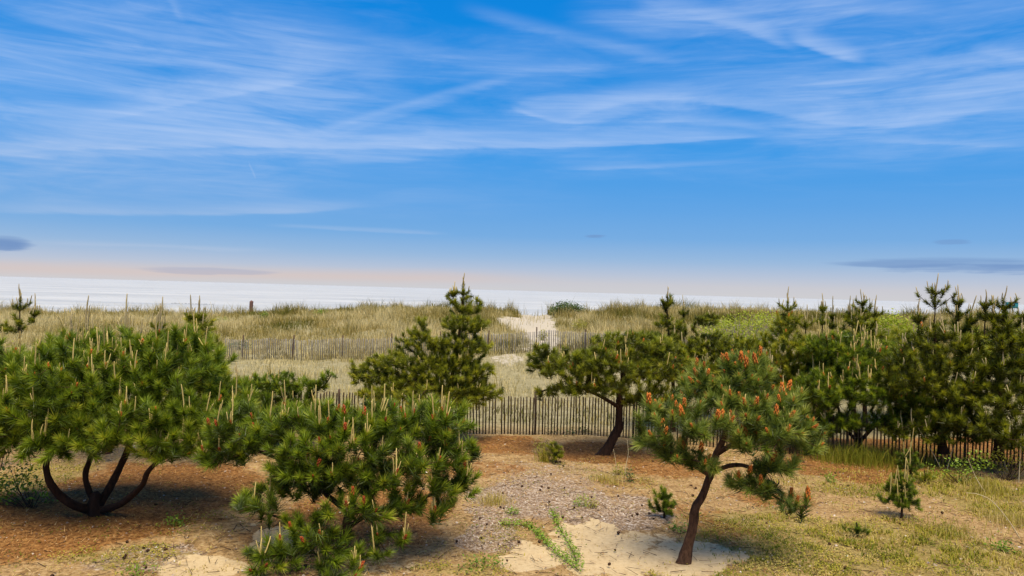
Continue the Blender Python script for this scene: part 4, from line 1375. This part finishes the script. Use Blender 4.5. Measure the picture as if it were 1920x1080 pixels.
# seedlings
SEED = 'young pines rooted in the weedy yard'
def seedling(px, py, label, h_px, w_px, lobes=2, candles=8, clen=(0.12, 0.3), needle='needle_green', q='near'):
    b = ground(px, py); S = Spot(b)
    ls = [S.lobe(px, py - h_px * 0.36, w_px * 0.46, h_px * 0.24, 0, None), S.lobe(px - 2, py - h_px * 0.62, w_px * 0.34, h_px * 0.24, 0, None)][:lobes]
    pine('pine_seedling', label, b, [S.stem([(px, py + 4), (px + 2, py - h_px * 0.4), (px, py - h_px * 0.8)], 0.022, 0.010)], ls,
         needle, q, 0.13, 0.62, candles=candles, candle_len=clen, attach=0.15, low=-0.6, cat='pine seedling', cluster=(1, 2))
seedling(1690, 972, 'small round pine seedling with tall pale candles among weeds', 100, 84, 2, 10, (0.16, 0.40))
seedling(1706, 898, 'thin pine seedling behind the small round one with tall pale candles', 66, 50, 2, 5, (0.2, 0.5))
seedling(1245, 972, 'dark little pine seedling left of the orange-coned trunk', 66, 62, 2, 2, (0.06, 0.1))
seedling(1606, 1008, 'flat pine seedling sprig lying low in yellow weeds', 36, 60, 1, 2, (0.10, 0.2))
seedling(1733, 905, 'stubby pine seedling by the leafy shrub', 30, 50, 1, 3, (0.05, 0.2), 'needle_olive')
seedling(1042, 868, 'squat dark seedling in front of the fence post', 46, 42, 2, 3, (0.05, 0.15), 'needle_olive')


# ------------------------------------------------------------------ leafy shrubs and plants
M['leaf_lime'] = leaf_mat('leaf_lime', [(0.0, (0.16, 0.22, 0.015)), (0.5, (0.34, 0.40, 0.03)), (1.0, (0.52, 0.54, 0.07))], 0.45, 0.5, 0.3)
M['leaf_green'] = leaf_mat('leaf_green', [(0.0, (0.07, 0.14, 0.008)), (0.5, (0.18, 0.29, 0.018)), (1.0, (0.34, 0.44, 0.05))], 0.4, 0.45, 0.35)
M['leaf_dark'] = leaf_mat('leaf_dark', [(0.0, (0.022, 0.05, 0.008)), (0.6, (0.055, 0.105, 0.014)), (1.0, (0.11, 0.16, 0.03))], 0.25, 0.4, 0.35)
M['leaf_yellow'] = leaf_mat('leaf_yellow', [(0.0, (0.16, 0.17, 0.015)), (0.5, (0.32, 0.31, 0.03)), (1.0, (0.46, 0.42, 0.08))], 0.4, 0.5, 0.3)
M['bare_twig'] = rough_mat('bare_twig', (0.20, 0.16, 0.13), (0.36, 0.30, 0.26), 20, 0.9, 0)
M['straw'] = rough_mat('dry_stalk', (0.42, 0.34, 0.18), (0.62, 0.52, 0.32), 10, 0.8, 0.0)


def leaves(P, size, normal_up=0.5):
    """pointed leaves of four faces, folded along the midrib"""
    n = len(P)
    nr = rng.normal(size=(n, 3)); nr[:, 2] = np.abs(nr[:, 2]) + normal_up
    Fm = frame(nr)
    o = np.array([[-0.5, 0, 0.0], [-0.1, 0.24, 0.08], [0.5, 0, 0.0], [-0.1, -0.24, 0.08]])
    V = np.einsum('nij,kj->nki', Fm, o) * size[:, None, None] + P[:, None]
    k = 4 * np.arange(n)[:, None]
    return V.reshape(-1, 3), np.concatenate([k + np.array([[0, 1, 2]]), k + np.array([[0, 2, 3]])])


def shrub(name, label, base, lobes, leaf, size, n, cat='shrub', group=None, stems=14, stem_mat='twig', stem_r=0.008, bare=0):
    base = np.asarray(base, float)
    root = bpy.data.objects.new(name, None)
    root.location = base
    col.objects.link(root)
    tag(root, label, cat, group or {'dune_bush': 'bushes on the dune', 'weed_plant': 'weeds in the yard'}.get(name, 'leafy shrubs among the pines'))
    vol = np.array([l[3] * l[4] * l[5] for l in lobes]) ** 0.67
    vol = vol / vol.sum()
    C, tips = [], []
    for w, (x, y, z, rx, ry, rz) in zip(vol, lobes):
        m = max(3, int(stems * w + 1) + int(bare * w))
        u = rng.normal(size=(m, 3)); u /= np.linalg.norm(u, axis=1, keepdims=True)
        tips.append(np.array([x, y, z]) + u * rng.uniform(0.5, 1.0, m)[:, None] * np.array([rx, ry, rz]))
        nc = max(4, int(n * w / 7))
        u = rng.normal(size=(nc, 3)); u /= np.linalg.norm(u, axis=1, keepdims=True)
        c = np.array([x, y, z]) + u * (rng.random(nc) ** 0.35)[:, None] * np.array([rx, ry, rz])
        c = np.repeat(c, 7, 0) + rng.normal(0, 1.1, (nc * 7, 3)) * size
        C.append(c)
    C = np.concatenate(C); tips = np.concatenate(tips)
    gz = hgt(C[:, 0] + base[0], C[:, 1] + base[1]) - base[2]
    C = C[C[:, 2] > gz + 0.02]
    gz = hgt(tips[:, 0] + base[0], tips[:, 1] + base[1]) - base[2]
    tips[:, 2] = np.maximum(tips[:, 2], gz + 0.05)
    A = np.zeros_like(tips); A[:, :2] = tips[:, :2] * 0.15 + rng.normal(0, 0.03, (len(tips), 2))
    A[:, 2] = hgt(A[:, 0] + base[0], A[:, 1] + base[1]) - base[2] - 0.02
    mid = (A + tips) / 2 + rng.normal(0, 0.06, A.shape) * np.linalg.norm(tips - A, axis=1, keepdims=True)
    r_ = np.full(len(A), stem_r)
    V, Q = frusta(np.concatenate([A, mid]), np.concatenate([mid, tips]), np.concatenate([r_, r_ * .7]), np.concatenate([r_ * .7, r_ * .35]), 4)
    obj('stems', make_mesh('stems', V, Q, M[stem_mat]), root)
    V, T = leaves(C, size * rng.uniform(0.6, 1.3, len(C)))
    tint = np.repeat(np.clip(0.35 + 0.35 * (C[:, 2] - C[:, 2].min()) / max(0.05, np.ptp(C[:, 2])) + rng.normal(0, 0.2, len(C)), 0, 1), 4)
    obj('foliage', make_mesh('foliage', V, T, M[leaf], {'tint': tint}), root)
    return root


b = on(8, 17.0); S = Spot(b)
shrub('lime_shrub', 'bright lime-yellow shrub beside the small lone pine top', b, [S.lobe(5, 665, 38, 26), S.lobe(-15, 690, 40, 40), S.lobe(20, 700, 30, 30)], 'leaf_lime', 0.06, 1500)
b = ground(62, 955); S = Spot(b)
shrub('leafy_shrub', 'fresh green broadleaf shrub under the many-stemmed pine', b, [S.lobe(25, 905, 48, 42, .3), S.lobe(-10, 920, 40, 40, .2), S.lobe(70, 925, 24, 26, .1)], 'leaf_green', 0.085, 750, stems=24)
b = on(1385, 31.0); S = Spot(b)
shrub('twiggy_shrub', 'lime-flecked thicket of bare grey twigs on the dune side', b, [S.lobe(1350, 622, 40, 26, 0, 1.4), S.lobe(1400, 612, 46, 26, .6, 1.5), S.lobe(1440, 605, 36, 22, 1.2, 1.2), S.lobe(1385, 645, 60, 26, -.6, 1.2)], 'leaf_lime', 0.11, 4200, stems=60, bare=420, stem_mat='bare_twig', stem_r=0.012)
b = on(1660, 28.5); S = Spot(b)
shrub('lime_shrub', 'lime green shrub crown showing above the thicket pines', b, [S.lobe(1655, 606, 22, 16, 0, .6), S.lobe(1690, 612, 26, 18, .2, .6), S.lobe(1640, 626, 34, 22, .2, .7), S.lobe(1700, 640, 40, 25, 0, .8)], 'leaf_lime', 0.12, 2600)
b = on(1930, 25.0); S = Spot(b)
shrub('lime_shrub', 'yellow-green shrub peeping past the dark layered pine', b, [S.lobe(1925, 640, 30, 24, 0, .6), S.lobe(1830, 640, 26, 18, 0, .6), S.lobe(1850, 660, 40, 30, 0, .6)], 'leaf_lime', 0.11, 2000)
b = ground(1800, 905); S = Spot(b)
shrub('leafy_shrub', 'loose leafy shrub with round green leaves near the stubby seedling', b, [S.lobe(1790, 878, 34, 22, 0), S.lobe(1830, 868, 30, 22, .2), S.lobe(1760, 890, 22, 14, -.1)], 'leaf_green', 0.075, 420, stems=20)
b = ground(1885, 900); S = Spot(b)
shrub('leafy_shrub', 'yellowish leafy shrub beyond the long dry stalks', b, [S.lobe(1880, 865, 36, 26, 0), S.lobe(1920, 850, 30, 34, .2)], 'leaf_yellow', 0.07, 420, stems=20)
b = on(1064, 57.5); S = Spot(b)
shrub('dune_bush', 'low dark green bush on the dune crest', b, [S.lobe(1046, 580, 14, 8, 0, .6), S.lobe(1064, 577, 20, 10, 0, .7), S.lobe(1082, 580, 12, 8, 0, .5)], 'leaf_dark', 0.14, 2400)
for (px, d, rx, ry, lab, lf) in ((604, 57.5, 14, 7, 'bright green plant clump on the dune slope nearest the crest', 'leaf_green'), (420, 52.0, 14, 6, 'bright green plant clump on the dune left of the wooden post', 'leaf_green'),
                                 (455, 41.5, 30, 7, 'dark green creeper mat at the end of the silvered fence', 'leaf_dark'), (1020, 43.5, 7, 9, 'single yellow-green bush beside the sandy dune path', 'leaf_yellow'),
                                 (1090, 46.5, 15, 12, 'rounded golden bush below the dark dune bush', 'leaf_yellow'), (498, 54, 6, 9, 'tiny upright green bush right of the wooden post', 'leaf_green')):
    b = on(px, d)
    k = d / F
    shrub('dune_bush', lab, b, [(0, 0, ry * k * 0.8, rx * k, rx * k * 0.8, ry * k)], lf, 0.10, 360)
for (px, py, rx, ry, lab, lf, sz) in ((1088, 950, 15, 10, 'small round green weed on the gravel', 'leaf_green', 0.045), (1108, 953, 15, 11, 'small yellow weed touching the round green one', 'leaf_yellow', 0.045),
                                      (1275, 998, 22, 10, 'green sprig at the foot of the leaning trunk', 'leaf_green', 0.06), (1052, 815, 30, 8, 'dark creeping plant at the foot of the fence post', 'leaf_dark', 0.07),
                                      (1100, 812, 22, 6, 'dark creeping plant along the fence foot', 'leaf_dark', 0.06), (1015, 852, 13, 18, 'olive weed leaning on the squat seedling', 'leaf_yellow', 0.06),
                                      (330, 985, 22, 8, 'green weed sprig on the orange litter', 'leaf_green', 0.06), (900, 1068, 45, 14, 'mat of fresh green weeds beside the wide low pine', 'leaf_green', 0.055),
                                      (260, 1078, 40, 10, 'green weed mat on the grey gravel', 'leaf_green', 0.05), (1880, 1035, 12, 9, 'single bright green weed among dry grass', 'leaf_green', 0.07),
                                      (960, 965, 14, 6, 'little weed sprig at the root of the long runner', 'leaf_green', 0.045), (1740, 985, 40, 10, 'pale green weed patch right of the round seedling', 'leaf_yellow', 0.05),
                                      (1180, 905, 9, 16, 'upright dark weed by the bent trunk', 'leaf_dark', 0.05), (1160, 890, 10, 14, 'upright olive weed with dry stalks', 'leaf_yellow', 0.05),
                                      (1555, 905, 10, 9, 'low green weed on the litter before the thicket', 'leaf_green', 0.05), (560, 1072, 25, 8, 'weed tuft in the shade of the wide low pine', 'leaf_green', 0.05)):
    b = ground(px, py)
    k = b[1] / F
    shrub('weed_plant', lab, b, [(0, 0, ry * k * 0.7, rx * k, rx * k * 0.8, ry * k)], lf, sz, 170, 'weed', stems=8, stem_r=0.004)


# creeping runners over the sand
def runner(label, pts, n, seed):
    r = np.random.default_rng(seed)
    P = np.array([ground(*p) for p in pts])
    P = resample(P, 0.05)
    P[:, 2] = hgt(P[:, 0], P[:, 1]) + 0.015
    base = P[0].copy()
    root = bpy.data.objects.new('creeping_runner', None)
    root.location = base
    col.objects.link(root)
    tag(root, label, 'creeper')
    V, Q, T = sweep(P - base, np.full(len(P), 0.008), 4)
    obj('stem', make_mesh('stem', V, [Q, T], M['twig']), root)
    k = r.integers(0, len(P), n)
    C = P[k] - base + np.stack([r.normal(0, 0.055, n), r.normal(0, 0.075, n), r.uniform(0.01, 0.08, n)], 1)
    V, T = leaves(C, r.uniform(0.035, 0.07, n), 0.9)
    obj('foliage', make_mesh('foliage', V, T, M['leaf_green'], {'tint': np.repeat(np.clip(r.normal(0.55, 0.22, n), 0, 1), 4)}), root)


runner('long leafy green runner creeping between two sand patches', [(945, 985), (985, 988), (1010, 1005), (1035, 1030), (1060, 1052), (1085, 1072)], 620, 5)
runner('shorter leafy green runner meeting the long one on the sand', [(1036, 960), (1046, 985), (1060, 1010), (1074, 1035), (1082, 1060)], 460, 6)


# long dry stalks
def stalk(label, pts, r0, seed, group=None):
    b = ground(*pts[0][:2])
    P = [b] + [at(px, py, b[1] + dy) for px, py, dy in pts[1:]]
    P = resample(np.array(P), 0.06)
    V, Q, T = sweep(P - b, np.linspace(r0, r0 * 0.35, len(P)), 5)
    tag(obj('dry_stalk', make_mesh('dry_stalk', V, [Q, T], M['straw']), None, b), label, 'dry stalk', group or 'dry stalks in the yard')


stalk('long pale stalk arching from the dry grass towards the view', [(1912, 1010, 0), (1890, 975, -.1), (1860, 940, -.15), (1835, 927, -.2), (1812, 924, -.2)], 0.012, 1)
stalk('long pale stalk slanting across the foot of the dark layered pine', [(1848, 925, 0), (1835, 905, 0), (1825, 885, 0), (1815, 860, -.1)], 0.012, 2)
stalk('thin bare stalk slanting up over the thicket litter', [(1765, 880, 0), (1752, 855, 0), (1735, 825, 0), (1720, 800, .1)], 0.011, 3)
stalk('pinkish seed stalk rising behind the stubby seedling', [(1776, 880, 0), (1782, 855, 0), (1790, 835, 0), (1797, 818, 0)], 0.014, 4)
stalk('tall straight stalk rising past the yellowish leafy shrub', [(1910, 905, 0), (1912, 870, 0), (1914, 830, 0), (1916, 800, 0)], 0.012, 5)
stalk('pale stalk lying across the pines in front of the fence', [(1890, 885, 0), (1855, 800, .4), (1835, 770, .6), (1805, 740, .9)], 0.010, 6)
stalk('two-foot dry stalk by the bent fence pine trunk', [(1172, 890, 0), (1174, 870, 0), (1178, 850, 0), (1176, 825, 0)], 0.010, 7)
stalk('slim pale stalk beside the two-foot one', [(1156, 885, 0), (1154, 862, 0), (1150, 842, 0)], 0.009, 8)


# clumps of dry bunch grass
def bunch(label, px, py, h, w, n, t0, seed):
    b = ground(px, py)
    r = np.random.default_rng(seed)
    P = np.stack([r.normal(0, w, n), r.normal(0, w, n), np.zeros(n)], 1)
    P[:, 2] = hgt(P[:, 0] + b[0], P[:, 1] + b[1]) - b[2] - 0.02
    V, F_, T = blades(P, r.uniform(0.4, 1.0, n) * h, r.uniform(0.006, 0.012, n), r.uniform(0.1, 0.7, n), np.clip(r.normal(t0, 0.18, n), 0, 1))
    tag(obj('bunch_grass', make_mesh('bunch_grass', V, F_, M['weed'], {'tint': T}), None, b), label, 'grass clump', 'grass clumps in the yard')


bunch('olive bunch grass leaning on the squat seedling', 1022, 866, 0.55, 0.10, 220, 0.55, 1)
bunch('dry bunch grass left of the gravel', 925, 945, 0.32, 0.16, 260, 0.85, 2)
bunch('dry bunch grass between gravel and bent trunk', 1140, 905, 0.30, 0.20, 260, 0.8, 3)
bunch('tall green grass clump below the thicket pickets', 1620, 872, 0.75, 0.42, 700, 0.25, 4)
bunch('tall green grass clump at the foot of the spreading thicket pine', 1560, 866, 0.6, 0.30, 400, 0.3, 5)
bunch('olive grass clump before the tallest thicket pine', 1700, 868, 0.65, 0.40, 500, 0.4, 6)
bunch('golden grass clump right of the leafy shrub', 1850, 925, 0.45, 0.30, 420, 0.7, 7)
bunch('pale grass clump where the longest stalk is rooted', 1905, 985, 0.40, 0.35, 420, 0.85, 8)
bunch('golden grass clump in front of the round seedling', 1780, 1000, 0.28, 0.30, 360, 0.75, 9)


# ------------------------------------------------------------------ far things
def far_things():
    b = on(472, 60.5)
    root = bpy.data.objects.new('wooden_post', None); root.location = b; col.objects.link(root)
    tag(root, 'short red-brown wooden post on the dune crest', 'post')
    mt = rough_mat('red_brown_wood', (0.10, 0.05, 0.04), (0.19, 0.105, 0.085), 6, 0.9, 0.3)
    P = np.array([(0, 0, -0.2), (0, 0, 0.4), (0.01, 0, 0.85), (0.02, 0, 1.12)])
    V, Q, T = sweep(resample(P, 0.2), np.full(len(resample(P, 0.2)), 0.15), 9, 0.1, 4)
    obj('shaft', make_mesh('shaft', V, [Q, T], mt, smooth_sh=True), root)
    P = np.array([(0.02, 0, 1.10), (0.02, 0, 1.18), (0.02, 0, 1.24)])
    V, Q, T = sweep(P, np.array([0.165, 0.155, 0.08]), 9)
    obj('cap', make_mesh('cap', V, [Q, T], mt), root)
    # teal lifeguard stand
    d = 84.0
    c = at(1897, 572, d)
    gz = float(hgt(c[0], c[1]))
    root = bpy.data.objects.new('lifeguard_stand', None); root.location = (c[0], c[1], gz); col.objects.link(root)
    tag(root, 'small teal lifeguard stand on legs beyond the dune', 'lifeguard stand')
    teal = rough_mat('teal_paint', (0.03, 0.27, 0.33), (0.05, 0.36, 0.40), 3, 0.6, 0.1)
    wood = rough_mat('bleached_wood', (0.30, 0.27, 0.22), (0.45, 0.40, 0.33), 6, 0.9, 0.2)
    zt = c[2] - gz
    w = 0.44
    V = np.array([(sx * w, sy * 0.45, zt + h) for h in (-0.36, 0.30) for sx, sy in ((-1, -1), (1, -1), (1, 1), (-1, 1))])
    Q = np.array([(0, 1, 5, 4), (1, 2, 6, 5), (2, 3, 7, 6), (3, 0, 4, 7), (4, 5, 6, 7), (3, 2, 1, 0)])
    body = obj('cabin', make_mesh('cabin', V, Q, teal), root)
    V = np.array([(sx * 0.52, sy * 0.55, zt + h) for h in (0.303, 0.37) for sx, sy in ((-1, -1), (1, -1), (1, 1), (-1, 1))])
    obj('roof', make_mesh('roof', V, Q, wood), root)
    V = np.array([(sx * 0.16, -0.47 + 0.015 * sy, zt + h) for h in (-0.12, 0.16) for sx, sy in ((-1, -1), (1, -1), (1, 1), (-1, 1))])
    obj('window', make_mesh('window', V + np.array([-0.12, 0, 0]), Q, rough_mat('dark_glass', (0.02, 0.05, 0.08), (0.03, 0.07, 0.1), 3, 0.2, 0)), body)
    for sx in (-1, 1):
        for sy in (-1, 1):
            P = np.array([(sx * 0.55, sy * 0.55, -0.3), (sx * 0.38, sy * 0.38, zt - 0.34)])
            V, Q2, T = sweep(P, np.array([0.055, 0.05]), 6)
            obj('leg', make_mesh('leg', V, [Q2, T], wood), root)
    # low dark breakwater lying in the water on the left
    p = at(360, 571, 235.0)
    root = bpy.data.objects.new('breakwater', None); root.location = (p[0], 235.0, SEA_Z); col.objects.link(root)
    tag(root, 'low dark breakwater lying in the pale sea', 'breakwater')
    mt = rough_mat('wet_rock', (0.14, 0.15, 0.16), (0.26, 0.27, 0.28), 2, 0.6, 0.3)
    r = np.random.default_rng(5)
    o = np.array([[1, 0, 0], [0.3, 0.9, 0.1], [-0.8, 0.6, 0], [-0.9, -0.5, 0.1], [0.2, -1, 0], [0.2, 0.1, 0.8], [-0.3, -0.1, 0.75]])
    f = np.array([[0, 1, 5], [1, 6, 5], [1, 2, 6], [2, 3, 6], [3, 4, 6], [4, 5, 6], [4, 0, 5]])
    for k in range(16):
        me = make_mesh('rock', o * r.uniform(0.7, 1.1, (7, 1)) * np.array([0.95, 0.8, 0.55]), f, mt) if k < 4 else me_list[k % 4]
        if k == 0: me_list = []
        if k < 4: me_list.append(me)
        q = obj('rock', me, root, (-6.2 + k * 0.83, r.normal(0, 0.4), 0.0))
        q.rotation_euler = (0, 0, r.uniform(0, 6))


far_things()
